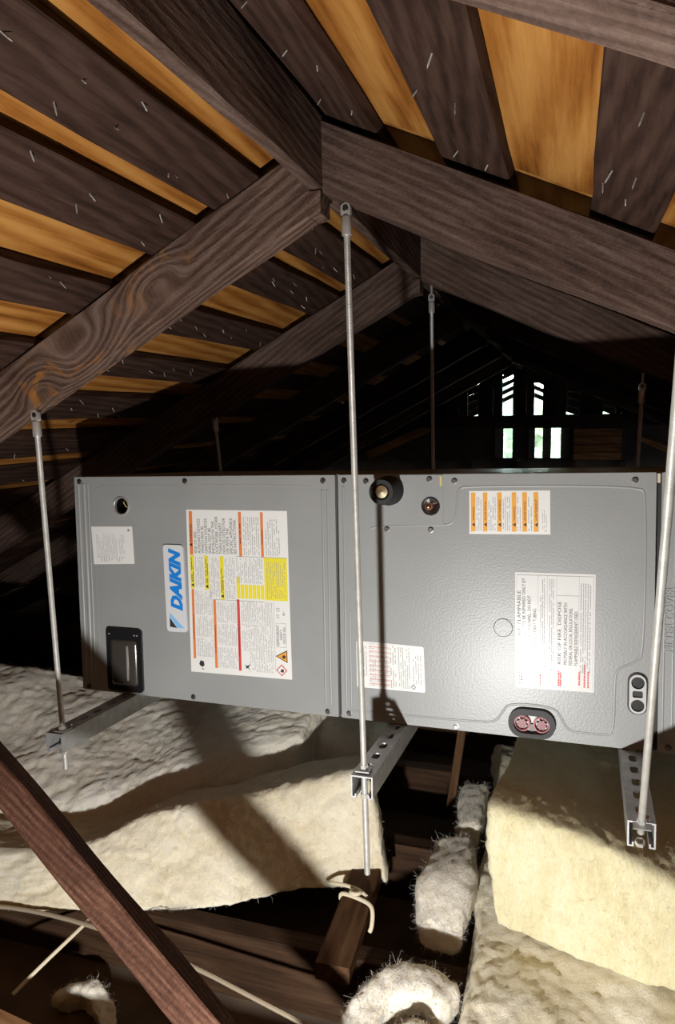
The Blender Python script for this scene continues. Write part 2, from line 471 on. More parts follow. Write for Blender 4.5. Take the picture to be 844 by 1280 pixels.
def make_roof(name, side, boards, xe):
    b = MB()
    xa, xb = (xe, -.405) if side == 'L' else (-.41, xe)
    b.add(*slope_box(xa, xb, side, BT+.014, BT+.05, Y0-.1, Y1+.15))
    root = b.build(name, M_felt, kind='structure')
    # plywood sheets over the old boards, joints falling at different places
    s = SL if side == 'L' else SR
    stepx = 1.2/math.sqrt(1+s*s)
    k = 0
    x0 = -.408
    while True:
        x1 = x0 - stepx if side == 'L' else x0 + stepx
        ex = max(x1, xe) if side == 'L' else min(x1, xe)
        yy = 1.197 - 2.44*2 - (1.22 if k % 2 else 0)
        while yy < Y1 + .1:
            ya, yb = max(yy, Y0-.1), min(yy+2.438, Y1+.1)
            if yb - ya > .05:
                p = MB(); p.add(*slope_box(min(x0, ex)+.0015, max(x0, ex)-.0015, side, BT+.001, BT+.0135, ya+.0015, yb-.0015))
                p.build('plywood_sheet', M_ply, root)
            yy += 2.44
        k += 1; x0 = x1
        if (side == 'L' and x0 <= xe+.05) or (side == 'R' and x0 >= xe-.05): break
    # old dark sheathing boards
    rng = random.Random(11 if side == 'L' else 23)
    for i, (a, c) in enumerate(boards):
        z = zl if side == 'L' else zr
        w = (c - a)*math.sqrt(1+s*s)
        L = Y1 - Y0 + .1
        xm = a
        M = Matrix.Identity(4)
        ax = Vector((0, 1, 0)); sl = Vector((1, 0, SL if side == 'L' else -SR)).normalized()
        M = frame(V(a, Y0-.05, z(a)), ax, sl)
        up = M.col[2].to_3d()
        flip = up.z < 0
        me = plank_mesh('sheathing_board', L, (0, w), ((-BT, 0) if flip else (0, BT)), jit=.0022, seed=i + (50 if side == 'R' else 0), n=60)
        bo = link('sheathing_board', me, M_board, root, M)
        # nail points that came through
        near = (side == 'L' and i <= 8) or (side == 'R' and i <= 3)
        if near:
            y = .45 - Y0
            ymax = 2.0 - Y0 if side == 'L' else 1.2 - Y0
            while y < ymax:
                for q in range(rng.choice((1, 2, 2))):
                    yl = y + rng.uniform(-.03, .03); wl_ = rng.uniform(.12, .88)*w
                    R = Matrix.Rotation(math.pi if flip else 0, 4, 'X')
                    T = Matrix.Translation((yl, wl_, 0)) @ R @ Matrix.Rotation(rng.uniform(-.5, .5), 4, 'Y') @ Matrix.Rotation(rng.uniform(-.5, .5), 4, 'X') @ Matrix.Diagonal((1, 1, rng.uniform(.35, .85), 1))
                    link('nail', nail_me, None, bo, T)
                y += rng.uniform(.09, .2)
    return root
roof_l = make_roof('ceiling_left', 'L', left_boards, -3.75)
roof_r = make_roof('ceiling_right', 'R', right_boards, 2.66)
b = MB(); b.plate([(Y0, -1.22), (Y1, -1.22), (Y1, zr(2.58)), (Y0, zr(2.58))], [[(4.0, -1.18), (6.4, -1.18), (6.4, -.90), (4.0, -.90)]], 2.56, 2.60)  # unseen side wall; its opening is added to let daylight onto the gable boards
b.v = [(p[1], p[0], p[2]) for p in b.v]
b.build('wall_right', M_wallback, M=Matrix.Translation((0, 0, EYE)), kind='structure')

# gable behind the camera
def gable_poly():
    return [(-3.7, -1.22), (2.6, -1.22), (2.6, zr(2.6)+.02), (-.405, .51), (-3.7, zl(-3.7)+.02)]
b = MB(); b.plate(gable_poly(), [], Y0-.08, Y0-.03)
wf = b.build('wall_front', M_wallback, M=Matrix.Translation((0, 0, EYE)), kind='structure')

# ------------------------------------------------ far gable with slots and windows
GY = 6.47
bays = [(-1.447,-1.343,.12), (-1.152,-1.043,.22), (-.866,-.758,.30), (-.560,-.472,.33), (-.292,-.200,.25), (-.025,.098,.18), (.27,.37,.06)]
wins = [(-.640,-.452), (-.350,.024)]
holes = [[(a, -.02), (c, -.02), (c, t), (a, t)] for a, c, t in bays]
holes += [[(a, -.41), (c, -.41), (c, -.115), (a, -.115)] for a, c in wins]
b = MB(); b.plate(gable_poly(), holes, GY, GY+.03)
wall_back = b.build('wall_back', M_wallback, M=Matrix.Translation((0, 0, EYE)), kind='structure')
# louvre slats in the slots
for bi, (a, c, t) in enumerate(bays):
    z = -.02; broken = bi in (3, 4)
    k = 0
    while z < t:
        if not (broken and z < .10):
            bb = MB(); w = c - a
            drop = .055 if not broken else .03
            h = .0665 if not broken else .040
            tilt = .05*(1 if bi < 4 else -1)
            bb.add([(a-.01,GY+.035,z-tilt*.5),(c+.01,GY+.035,z+tilt*.5),(c+.01,GY+.047,z+tilt*.5),(a-.01,GY+.047,z-tilt*.5),
                    (a-.01,GY+.055,z+h-tilt*.5),(c+.01,GY+.055,z+h+tilt*.5),(c+.01,GY+.067,z+h+tilt*.5),(a-.01,GY+.067,z+h-tilt*.5)],
                   [(0,3,2,1),(4,5,6,7),(0,1,5,4),(1,2,6,5),(2,3,7,6),(3,0,4,7)])
            bb.build('louvre_slat', M_stud, wall_back)
        z += .066; k += 1
# boards nailed inside, right of the windows
for k in range(4):
    me = plank_mesh('siding_board', .38, (0, .012), (0, .062), seed=k+90, n=6)
    link('siding_board', me, M_siding, wall_back, Matrix.Translation((.042, GY-.014, -.405 + k*.067)))
me = plank_mesh('siding_board', .62, (0, .02), (0, .07), seed=97, n=6)
link('siding_board', me, M_siding, wall_back, frame((-1.76, GY-.06, -.40), (.6, 0, .26), (0, 1, 0)))
me = plank_mesh('siding_board', .3, (0, .02), (0, .05), seed=98, n=6)
link('siding_board', me, M_siding, wall_back, frame((.55, GY-.06, -.25), (.3, 0, -.13), (0, 1, 0)))
# studs and header
for xs, w in ((-1.75,.1), (-1.30,.13), (-1.0,.12), (-.70,.13), (-.405,.10), (-.16,.12), (.14,.12), (.48,.14), (.85,.1)):
    h = min(zl(xs), zr(xs)) - .10 + .115
    me = plank_mesh('gable_stud', max(.1, h), (0, .05), (-w/2, w/2), seed=int(xs*100), n=6)
    link('gable_stud', me, M_stud, wall_back, frame((xs, GY-.052, -.115), (0, 0, 1), (0, 1, 0)))
for xs in (-1.17, -.84, -.40, .035, .43):
    me = plank_mesh('gable_stud', .80, (0, .05), (-.025, .025), seed=int(xs*100)+7, n=6)
    link('gable_stud', me, M_stud, wall_back, frame((xs, GY-.052, -1.21), (0, 0, 1), (0, 1, 0)))
me = plank_mesh('header_beam', 3.3, (0, .05), (-.095, .0), seed=5, n=16)
link('header_beam', me, M_stud, wall_back, frame((-2.1, GY-.104, -.02), (1, 0, 0), (0, 1, 0)))
# window sashes with panes
M_glass, N, Lk, P = newmat('window_glass')
P.inputs['Base Color'].default_value = (1, 1, 1, 1); P.inputs['Roughness'].default_value = .02
P.inputs['Transmission Weight'].default_value = 1; P.inputs['IOR'].default_value = 1.05
M_blind = plain('window_blind', (.10, .10, .095), .8)
for wi, (a, c) in enumerate(wins):
    b = MB(); b.plate([(a,-.41),(c,-.41),(c,-.115),(a,-.115)], [[(a+.018,-.392),(c-.018,-.392),(c-.018,-.133),(a+.018,-.133)]], GY-.01, GY+.03)
    w = b.build('window_%d' % (wi+1), M_stud, M=Matrix.Translation((0, 0, EYE)), kind='structure')
    b = MB(); b.box((a+.018, GY+.012, -.392), (c-.018, GY+.015, -.133)); b.build('pane', M_glass, w)
    clear = [(-.548,-.474)] if wi == 0 else [(-.280,-.216), (-.145,-.066)]
    edge = a + .018
    for p, q in clear + [(c-.018, None)]:
        if p > edge + .01:
            b = MB(); b.box((edge, GY+.002, -.392), (p, GY+.008, -.133)); b.build('shutter_strip', M_blind, w)
        edge = q
# greenery beyond the gable
def shrub(name, c, r, seed, label):
    bm = bmesh.new(); bmesh.ops.create_icosphere(bm, subdivisions=5, radius=1)
    for v in bm.verts:
        n_ = v.co.normalized(); d = 1 + .28*noise.noise(n_*3+Vector((seed,0,0))) + .22*noise.noise(n_*9) + .16*noise.noise(n_*26)
        v.co = Vector((n_.x*r[0]*d, n_.y*r[1]*d, n_.z*r[2]*d))
    me = bpy.data.meshes.new('foliage'); bm.to_mesh(me); bm.free()
    root = empty(name, Matrix.Translation((c[0], c[1], 0)), label=label, cat='tree')
    link('foliage', me, M_leaf, root, Matrix.Translation((0, 0, c[2])))
    t = MB(); t.tube([(0,0,-3), (.03,0,c[2]-r[2]*.3)], [.12, .07], 10); t.build('trunk', M_stud, root)
shrub('garden_tree', (-.9, 10.5, 0.35), (1.6, 1.0, 1.15), 2, 'green tree seen through the far gable windows')

# ------------------------------------------------ ridge, rafters
me = plank_mesh('ridge_board', Y1-Y0, (0, RX1-RX0), (0, .118), jit=.002, seed=3, n=60)
rb = link('ridge_board', me, M_rafter, None, frame(V(RX1, Y0, .372), (0, 1, 0), (-1, 0, 0)))
setp(rb, 'dark wooden ridge board running along the roof peak', 'beam')

raft_y = [-.48, .35, 1.17, 2.0, 2.83, 3.66, 4.49, 5.32]
labs_l = [None, 'left roof rafter nearest the camera at the top edge',
    'big knotted left rafter with amber torn grain holding the leftmost threaded rod',
    'grey-lit left rafter over the back of the air handler', 'third dim left rafter behind the air handler',
    'dark left rafter in the shadow behind the third one', 'dark left rafter near the far gable', 'last dark left rafter beside the far gable']
labs_r = [None, 'blurred right rafter crossing the top right corner',
    'long right rafter across the upper right with the middle rod at its end',
    'right rafter lit above the back rods, shadow on its lower part', 'dim right rafter behind the lit back rafter',
    'dark right rafter in the shadow behind the unit', 'dark right rafter near the far gable', 'last dark right rafter beside the far gable']
RD = .104
for i, y in enumerate(raft_y):
    for side in 'LR':
        s = SL if side == 'L' else SR
        ang = math.atan(s)
        xr = RX0 if side == 'L' else RX1
        z0 = (zl(xr) if side == 'L' else zr(xr)) - (.002 if side == 'L' else .012)
        dirv = Vector((-1, 0, -s)) if side == 'L' else Vector((1, 0, -s))
        L = 3.25/math.cos(ang) if side == 'L' else 2.93/math.cos(ang)
        yy = y if side == 'L' else y + .004
        M = frame(V(xr, yy, z0), dirv, (0, 1, 0))
        up = M.col[2].to_3d()
        # local Z must point up
        if up.z < 0:
            M = frame(V(xr, yy + .05, z0), dirv, (0, -1, 0))
        wz = (-RD, 0); wy = (0, .05)
        mt = M_rafter
        cut = -math.tan(ang)
        extra = None
        me = plank_mesh('rafter', L, wy, wz, jit=.0022, seed=i*2 + (side == 'R'), n=50, cut0=cut)
        if side == 'L':      # lower corner that runs on under the ridge board
            inv = M.inverted()
            zb = zl(RX0) - .002 - RD/math.cos(ang)
            q = [V(RX0-.002, yy, zb+.0), V(RX1-.002, yy, zb + .004), V(RX1-.002, yy, .369), V(RX0-.002, yy, .369)]
            bm = bmesh.new(); bm.from_mesh(me)
            f_ = [bm.verts.new(inv @ p) for p in q]; bk = [bm.verts.new(inv @ (p + Vector((0, .05, 0)))) for p in q]
            bm.faces.new(f_); bm.faces.new(bk[::-1])
            for k in range(4): bm.faces.new((f_[k], bk[k], bk[(k+1)%4], f_[(k+1)%4]))
            bmesh.ops.recalc_face_normals(bm, faces=bm.faces[:]); bm.to_mesh(me); bm.free()
        if side == 'L' and i == 2: mt = M_rafter_knot
        o = link('rafter', me, mt, None, M)
        lab = (labs_l if side == 'L' else labs_r)[i]
        setp(o, lab or ('rafter of the left slope behind the camera' if side == 'L' else 'rafter of the right slope behind the camera'), 'rafter', 'roof rafters')

# ------------------------------------------------ ceiling joists
JT = -1.07
jl = {.03: 'ceiling joist nearest the camera', .43: 'ceiling joist under the bottom edge of the frame', .83: 'ceiling joist below the slanting brace',
      1.23: 'ceiling joist along the front of the left insulation', 1.63: 'ceiling joist crossing under the insulation', 2.03: 'ceiling joist under the back of the air handler',
      2.43: 'ceiling joist just behind the air handler', 2.83: 'ceiling joist in the dark behind the unit', 3.6: 'ceiling joist halfway to the gable', 4.6: 'ceiling joist near the gable'}
for i, (y, lab) in enumerate(jl.items()):
    me = plank_mesh('ceiling_joist', 5.6, (0, .045), (-(JT+1.22), 0), jit=.002, seed=70+i, n=50)
    o = link('ceiling_joist', me, M_joist, None, frame(V(-3.1, y, JT), (1, 0, 0), (0, 1, 0)))
    setp(o, lab, 'joist', 'ceiling joists')

# ================================================================== AIR HANDLER
UO = Vector((-1.156, 1.470, -.136)); UH = .533; UD = .53
UM = Matrix(((.99961, .02747, -.01634), (-.02596, .99812, .05558), (.01788, -.05519, .99832)))
# orthonormalise
ux = Vector(UM.col[0]).normalized(); uz = Vector(UM.col[2]); uz = (uz - ux*uz.dot(ux)).normalized(); uy = uz.cross(ux)
UMat = Matrix.Identity(4)
for i in range(3): UMat[i][0] = ux[i]; UMat[i][1] = uy[i]; UMat[i][2] = uz[i]
base = Vector((UO.x, UO.y, UO.z + EYE)) - uz*UH
UMat.translation = base
unit = empty('air_handler', UMat, label='grey horizontal air handler cabinet hung from threaded rods', cat='air handler')
UEND = 1.66
# open-fronted casing
b = MB(); t = .0015
b.box((0, .012, 0), (UEND, UD, t)); b.box((0, .012, UH-t), (UEND, UD, UH)); b.box((0, UD-t, t), (UEND, UD, UH-t))
b.box((0, .012, t), (t, UD-t, UH-t)); b.box((UEND-t, .012, t), (UEND, UD-t, UH-t)); b.box((.683, .014, t), (.686, UD-t, UH-t)); b.box((1.317, .014, t), (1.32, UD-t, UH-t))
b.build('casing', M_paint, unit)

def panel(name, u0, u1, holes, label=None):
    b = MB()
    b.plate(rrect(u0, .001, u1, UH-.001, .003, 3), holes, 0, .0014)
    b.box((u0, .0014, .001), (u0+.0014, .016, UH-.001)); b.box((u1-.0014, .0014, .001), (u1, .016, UH-.001))
    b.box((u0, .0014, .001), (u1, .016, .0024)); b.box((u0, .0014, UH-.0024), (u1, .016, UH-.001))
    return b.build(name, M_paint, unit, label=label)

HOLE = (.136, .462); PIPE1 = (.802, .499); PIPE2 = (.889, .467)
hand = (.080, .008, .182, .165)
ov1 = (1.046, .004, 1.137, .063)
ov2 = (1.268, .071, 1.304, .153)
pl = panel('left_panel', .001, .681, [circ(*HOLE, .0215), rrect(hand[0]+.006, hand[1]+.006, hand[2]-.006, hand[3]-.006, .008)])
pr = panel('right_panel', .688, 1.313, [circ(*PIPE2, .0165), rrect(ov1[0]+.004, ov1[1]+.004, ov1[2]-.004, ov1[3]-.004, .024), rrect(ov2[0]+.002, ov2[1]+.002, ov2[2]-.002, ov2[3]-.002, .0155)])
fc = panel('filter_cover', 1.322, UEND, [])

def bead(path, r=.004, wc=.0029, parent=unit, name='embossed_bead'):
    # smooth the corners
    pts = [Vector((p[0], wc, p[1])) for p in path]
    for _ in range(2):
        q = [pts[0]]
        for a, c in zip(pts[:-1], pts[1:]):
            q += [a.lerp(c, .25), a.lerp(c, .75)]
        q.append(pts[-1]); pts = q
    b = MB(); b.tube(pts, r, 10); return b.build(name, M_paint, parent, smooth=True)
bead([(.012,.02),(.012,.515)], .005, .003, pl); bead([(.028,.02),(.028,.515)], .006, .0035, pl); bead([(.040,.02),(.040,.515)], .0035, .0022, pl)
bead([(.060,.03),(.053,.20),(.053,.480),(.062,.505),(.10,.511),(.60,.511),(.630,.505)], .0035, .0030, pl)
bead([(.652,.028),(.652,.500)], .0035, .0015, pl); bead([(.664,.028),(.664,.500)], .0035, .0015, pl)
bead([(.700,.028),(.700,.508)], .0035, .0018, pr); bead([(.711,.030),(.711,.24)], .003, .0016, pr)
bead([(.712,.019),(.83,.0205),(1.000,.024),(1.022,.030),(1.034,.050),(1.048,.070),(1.135,.070),(1.148,.048),(1.160,.026),(1.180,.0235),(1.228,.0235),(1.245,.030),(1.245,.140),(1.252,.158),(1.282,.172),(1.296,.190),(1.296,.490),(1.284,.507),(.960,.508),(.944,.500),(.942,.450),(.934,.432),(.914,.427),(.775,.424),(.760,.418)], .0042, .0034, pr)
bead([(1.346,.045),(1.346,.49),(1.355,.508),(1.60,.508)], .004, .003, fc)
bead([(1.330,.02),(1.330,.52)], .003, .0015, fc)
# cover plate for the pipes with fine outline
b = MB(); b.plate(rrect(.772, .4275, .915, .531, .002, 2), [circ(*PIPE2, .0165)], -.0014, 0); b.build('pipe_plate', M_paint, pr)
b = MB(); b.box((.9085, -.0022, .508), (.9125, -.0014, .5285)); b.build('yellow_mark', M_ywire, pr)
b = MB(); b.box((1.3145, -.0005, .513), (1.3195, .004, .530)); b.build('yellow_mark', M_cream, unit)
# seam gasket strips
b = MB(); b.box((1.3135, .010, .002), (1.3215, .02, .531)); b.build('gasket', M_rubber, unit)

def screw_mesh():
    b = MB(); b.lathe([(0,-.0046),(.0042,-.0046),(.0046,-.0040),(.0046,-.0012),(.0062,-.001),(.0062,0)], (0,0,0), 'Y', 6 if False else 18)
    return b
sm = screw_mesh(); screw_me = mesh('screw', sm.v, sm.f); screw_me.materials.append(M_screw)
slot = MB(); slot.box((-.0038, -.0050, -.0006), (.0038, -.0045, .0006)); slot_me = mesh('screw_slot', slot.v, slot.f); slot_me.materials.append(M_ink)
def screws(lst, parent, w=0.):
    for u, z in lst:
        o = link('screw', screw_me, None, parent, Matrix.Translation((u, w, z)) @ Matrix.Rotation(random.uniform(0, 3), 4, 'Y'))
screws([(.017,.521),(.313,.521),(.654,.520),(.020,.010),(.317,.011),(.656,.011)], pl)
screws([(.702,.520),(.751,.5185),(.938,.518),(1.276,.518),(.706,.012),(.940,.0085)], pr)
screws([(.798,.522),(.887,.522)], pr, -.0014); screws([(.796,.418),(.889,.418)], pr)
screws([(1.341,.012)], fc)

# round cable hole with metal rim, dark inside, thin yellow wire
b = MB(); b.lathe([(.0190,.006),(.0190,-.0015),(.0205,-.0030),(.0228,-.0022),(.0235,0)], (HOLE[0], 0, HOLE[1]), 'Y', 32); b.build('hole_rim', M_steel, pl, smooth=True)
b = MB(); b.lathe([(.0190,.004),(.0210,.012),(.0210,.09),(0,.09)], (HOLE[0], 0, HOLE[1]), 'Y', 24); b.build('hole_cup', M_hole_shade, pl)
b = MB(); b.tube([(HOLE[0]-.008,.03,HOLE[1]+.016),(HOLE[0]+.002,.006,HOLE[1]+.008),(HOLE[0]+.010,.004,HOLE[1]-.002),(HOLE[0]+.014,.03,HOLE[1]-.008)], .0014, 6); b.build('wire', M_ywire, pl)
b = MB(); b.lathe([(0,-.0012),(.0175,-.0012),(.019,0)], (1.035,0,.223), 'Y', 36); b.build('knockout', M_paint, pr)
b = MB(); b.lathe([(.0175,.0012),(.0182,-.0014),(.0195,.0012)], (1.035,0,.223), 'Y', 36); b.build('knockout_groove', M_screw, pr, smooth=True)

# black framed smoky cover, lower left
h = hand
b = MB(); b.plate(rrect(*h, .010), [rrect(h[0]+.014, h[1]+.016, h[2]-.014, h[3]-.030, .008)], -.006, .004)
hd = b.build('sight_window', M_black, unit, bevel=.002, label='black framed smoky window')
b = MB()
rings = []
i0 = (h[0]+.012, h[1]+.014, h[2]-.012, h[3]-.028)
prof = [(.0, .004), (.0, -.004), (.003, -.0085), (.010, -.0105)]
vv = []; n_ = None
for off, w in prof:
    ring = rrect(i0[0]+off, i0[1]+off, i0[2]-off, i0[3]-off, max(.009-off*.4, .003))
    n_ = len(ring); vv += [(p[0], w, p[1]) for p in ring]
ff = [(i*n_+k, i*n_+(k+1)%n_, (i+1)*n_+(k+1)%n_, (i+1)*n_+k) for i in range(len(prof)-1) for k in range(n_)]
ff.append(tuple((len(prof)-1)*n_ + k for k in range(n_)))
b.add(vv, ff); b.build('smoky_pane', M_smoke, hd, smooth=True)
b = MB(); b.box((h[2]-.040, -.0125, h[1]+.030), (h[2]-.036, -.0100, h[3]-.042)); b.build('pane_highlight', M_steel, hd)  # bright strip standing in for the highlight streak on the pane
for uu in (h[0]+.010, h[2]-.020, h[2]-.012):
    b = MB(); b.lathe([(0,-.008),(.0018,-.0075),(.0022,-.006)], (uu,0,h[3]-.016), 'Y', 10); b.build('rivet', M_steel, hd)

# oval refrigerant port with two red caps
b = MB(); b.plate(rrect(*ov1, .028), [rrect(ov1[0]+.010, ov1[1]+.009, ov1[2]-.010, ov1[3]-.013, .020)], -.009, .002)
g = b.build('oval_grommet', M_rubber, pr, bevel=.004, label='black oval rubber grommet')
b = MB(); b.plate(rrect(ov1[0]+.009, ov1[1]+.008, ov1[2]-.009, ov1[3]-.012, .020), [], .006, .014); b.build('backing_plate', M_lgrey, g)
for uu in (1.0725, 1.1105):
    b = MB(); b.lathe([(.0165,.006),(.0165,-.001),(.0135,-.003),(.0125,.001)], (uu,0,.0305), 'Y', 28); b.build('cap_ring', M_cappink, g, smooth=True)
    b = MB()
    star = []
    for k in range(16):
        a = 2*math.pi*k/16; r = .0115 if k % 2 else .0075; star.append((uu+r*math.cos(a), .0305+r*math.sin(a)))
    b.plate(star, [], -.0015, .006); b.build('red_cap', M_capred, g)
b = MB(); b.plate(rrect(1.0865,.016,1.0965,.030,.003), [], .000, .006); b.build('centre_clip', M_black, g)

# upright oval port on the right with two dark holes
b = MB(); b.plate(rrect(*ov2, .0175), [], -.002, .003); g2 = b.build('drain_port_gasket', M_rubber, pr)
zc = (ov2[1]+ov2[3])/2; uc = (ov2[0]+ov2[2])/2
b = MB(); b.plate(rrect(ov2[0]+.003, ov2[1]+.003, ov2[2]-.003, ov2[3]-.003, .0148), [circ(uc, zc+.022, .0118), circ(uc, zc-.022, .0118), rrect(uc-.009, zc-.0065, uc+.009, zc+.0065, .003)], -.007, -.002)
b.build('drain_port_ring', M_lgrey, g2, bevel=.001)
for dz in (.022, -.022):
    b = MB(); b.lathe([(.0118,-.004),(.0105,-.001),(.0105,-.0022),(0,-.0022)], (uc,0,zc+dz), 'Y', 24); b.build('drain_hole', M_black, g2)

# pipe stubs
b = MB(); b.lathe([(.031,-.0014),(.031,-.010),(.028,-.014),(.0265,-.060),(.0245,-.063),(.0165,-.063),(.0155,-.045)], (PIPE1[0],0,PIPE1[1]), 'Y', 36)
pz = b.build('pipe_sleeve', M_rubber, unit, smooth=True, label='black rubber sleeved pipe stub')
b = MB(); b.lathe([(.0155,-.03),(.0155,-.058),(.0125,-.062),(0,-.0635)], (PIPE1[0],0,PIPE1[1]), 'Y', 28); b.build('pipe_cap', M_brass, pz, smooth=True)
b = MB(); b.lathe([(.0165,.004),(.0165,-.003),(.0182,-.004),(.0195,-.0014)], (PIPE2[0],0,PIPE2[1]), 'Y', 32); rim2 = b.build('pipe_rim', M_rubber, unit, smooth=True)
b = MB(); b.lathe([(.0165,.004),(.0165,.03),(0,.03)], (PIPE2[0],0,PIPE2[1]), 'Y', 24); b.build('pipe_cup', M_lgrey, rim2)
b = MB(); b.lathe([(.008,.03),(.008,-.018),(.0065,-.024),(.003,-.027),(0,-.0275)], (PIPE2[0],0,PIPE2[1]), 'Y', 24); b.build('pipe_tip', M_copper, rim2, smooth=True)

# ------------------------------------------------ printed labels and badge
def text_geo(s, size, shear=0, bold=0., ext=0.):
    cu = bpy.data.curves.new('txt', 'FONT'); cu.body = s; cu.size = size; cu.shear = shear; cu.offset = bold; cu.extrude = ext
    cu.resolution_u = 2
    o = bpy.data.objects.new('txt', cu)
    me = bpy.data.meshes.new_from_object(o)
    v = [tuple(q.co) for q in me.vertices]; f = [tuple(p.vertices) for p in me.polygons]
    bpy.data.objects.remove(o); bpy.data.curves.remove(cu); bpy.data.meshes.remove(me)
    return v, f

class Label:
    """thin sticker; s runs right, t runs up, both 0..1 over its quad"""
    def __init__(self, name, quad, mat=M_white, th=.0006, label=None, rad=.0, parent=unit):
        # quad: top-left, top-right, bottom-right, bottom-left in (u,z)
        self.q = [Vector(p) for p in quad]; self.w = -th; self.parts = {}
        self.W = ((self.q[1]-self.q[0]).length + (self.q[2]-self.q[3]).length)/2
        self.H = ((self.q[3]-self.q[0]).length + (self.q[2]-self.q[1]).length)/2
        if rad:
            out = [self.p(a/self.W, c/self.H) for a, c in rrect(0, 0, self.W, self.H, rad)]
        else: out = [self.p(0,0), self.p(1,0), self.p(1,1), self.p(0,1)]
        b = MB(); b.plate([tuple(x) for x in out], [], -th, -.00005)
        self.o = b.build(name, mat, parent, label=label)
        self.lvl = 0
    def p(self, s, t):
        tl, tr, br, bl = self.q
        return bl.lerp(br, s).lerp(tl.lerp(tr, s), t)
    def mb(self, name, mat):
        if not name.startswith('fine'):
            k = (name, len(self.parts)); self.parts[k] = (MB(), mat); return self.parts[k][0]
        if name not in self.parts: self.parts[name] = (MB(), mat)
        return self.parts[name][0]
    def quad(self, name, mat, s0, t0, s1, t1, d=.0002):
        b = self.mb(name, mat)
        c = [self.p(s0,t0), self.p(s1,t0), self.p(s1,t1), self.p(s0,t1)]
        b.add([(q.x, self.w-d, q.y) for q in c], [(0,1,2,3)])
    def poly(self, name, mat, pts, d=.0003):
        b = self.mb(name, mat)
        c = [self.p(*q) for q in pts]
        b.add([(q.x, self.w-d, q.y) for q in c], [tuple(range(len(c)))])
    def text(self, name, mat, s, size, s0, t0, fit=None, shear=0, bold=0., d=.00035, xs=1.):
        """line reading upwards; s0 = baseline position, t0 = start; fit = length in t"""
        v, f = text_geo(s, size, shear, bold)
        if not v: return
        mx = max(q[0] for q in v)
        kx = (fit*self.H/mx) if fit else xs
        out = []
        for x_, y_, _z in v:
            q = self.p(s0 - y_/self.W, t0 + x_*kx/self.H); out.append((q.x, self.w-d, q.y))
        self.mb(name, mat).add(out, f)
    def fine(self, name, mat, s0, t0, s1, t1, lines, seed=0, dens=.82, thick=.42, d=.00030):
        rng = random.Random(seed)
        b = self.mb(name, mat)
        ds = (s1-s0)/lines
        for i in range(lines):
            sa = s0 + ds*(i+.25); sb = sa + ds*thick
            t = t0; end = t1 - (rng.random()*.35*(t1-t0) if rng.random() < .3 else 0)
            while t < end:
                l = rng.uniform(.006, .022)*(.25/self.H)
                e = min(t+l, end)
                if rng.random() < dens:
                    c = [self.p(sa,t), self.p(sb,t), self.p(sb,e), self.p(sa,e)]
                    b.add([(q.x, self.w-d, q.y) for q in c], [(0,1,2,3)])
                t = e + .0035*(.25/self.H)
    def done(self):
        for k, (b, mat) in self.parts.items():
            k = k if isinstance(k, str) else k[0]
            me = mesh(k, b.v, b.f)
            o = link(k, me, mat, self.o)
            if k.startswith('fine'): o['kind'] = 'stuff'

# --- small white diagram label
L = Label('wiring_label', [(.046,.411),(.164,.413),(.167,.323),(.050,.318)], label='small white diagram label')
L.fine('fine_print', M_grey, .10, .20, .62, .82, 16, 4, .9, .25); L.fine('fine_print', M_grey, .12, .07, .75, .17, 10, 5, .7, .3)
L.fine('fine_print', M_grey, .66, .25, .80, .78, 4, 6, .8, .25); L.quad('rule', M_grey, .08, .185, .80, .192)
L.poly('stamp', M_grey, [(.91+.03*math.cos(a*.7), .90+.04*math.sin(a*.7)) for a in range(9)])
L.done()
# --- badge
L = Label('badge', [(.250,.372),(.304,.372),(.309,.166),(.254,.165)], M_badge, .004, label='silver brand badge with blue lettering', rad=.008)
L.poly('logo_triangle', M_ink, [(.16,.055),(.50,.045),(.16,.165)])
L.poly('logo_band', M_sky, [(.16,.175),(.52,.045),(.86,.045),(.16,.225)])
L.text('lettering', M_blue, 'DAIKIN', .040, .80, .245, fit=.715, shear=.32, bold=.0011*2.2)
L.done()
# --- large warning label
L = Label('warning_label', [(.314,.455),(.568,.454),(.572,.075),(.314,.072)], label='large white warning label with orange and yellow bands')
for (s0,t0,s1,t1) in ((.025,.725,.060,.99), (.527,.725,.556,.99), (.742,.725,.768,.99), (.030,.085,.056,.515), (.250,.035,.277,.455)):
    L.quad('orange_band', M_orange, s0, t0, s1, t1)
L.quad('red_band', M_red, .488, .03, .515, .465)
for (s0,t0,s1,t1) in ((.025,.520,.065,.722), (.172,.515,.213,.722), (.328,.458,.368,.722), (.765,.468,.985,.722)):
    L.quad('yellow_band', M_yellow, s0, t0, s1, t1)
for k in range(7):
    L.quad('yellow_band', M_yellow, .492+.039*k, .472, .492+.039*k+.033, .556 if k else .60)
lines = ['RISK OF FIRE -', 'AUXILIARY DEVICES', 'WHICH MAY BE', 'IGNITION SOURCES', 'SHALL NOT BE', 'INSTALLED IN THE', 'DUCTWORK, OTHER', 'THAN AUXILIARY', 'DEVICES LISTED FOR', 'USE WITH THE', 'SPECIFIC APPLIANCE.', 'SEE INSTRUCTIONS.']
for i, s in enumerate(lines):
    L.text('lettering', M_dkgrey, s, .0104, .100 + i*.0365, .735, xs=.86)
L.text('lettering', M_ink, 'WARNING', .0088, .054, .80)
for s0, t0 in ((.053,.755+.02), (.058,.528), (.205,.523), (.360,.468)):
    L.poly('warning_triangle', M_ink, [(s0, t0), (s0, t0+.024), (s0-.030, t0+.012)])
for s0, t0 in ((.060,.56), (.208,.555), (.363,.50)):
    L.fine('fine_band_print', M_ink, s0-.028, t0, s0, t0+.15, 2, int(s0*99), .85, .5)
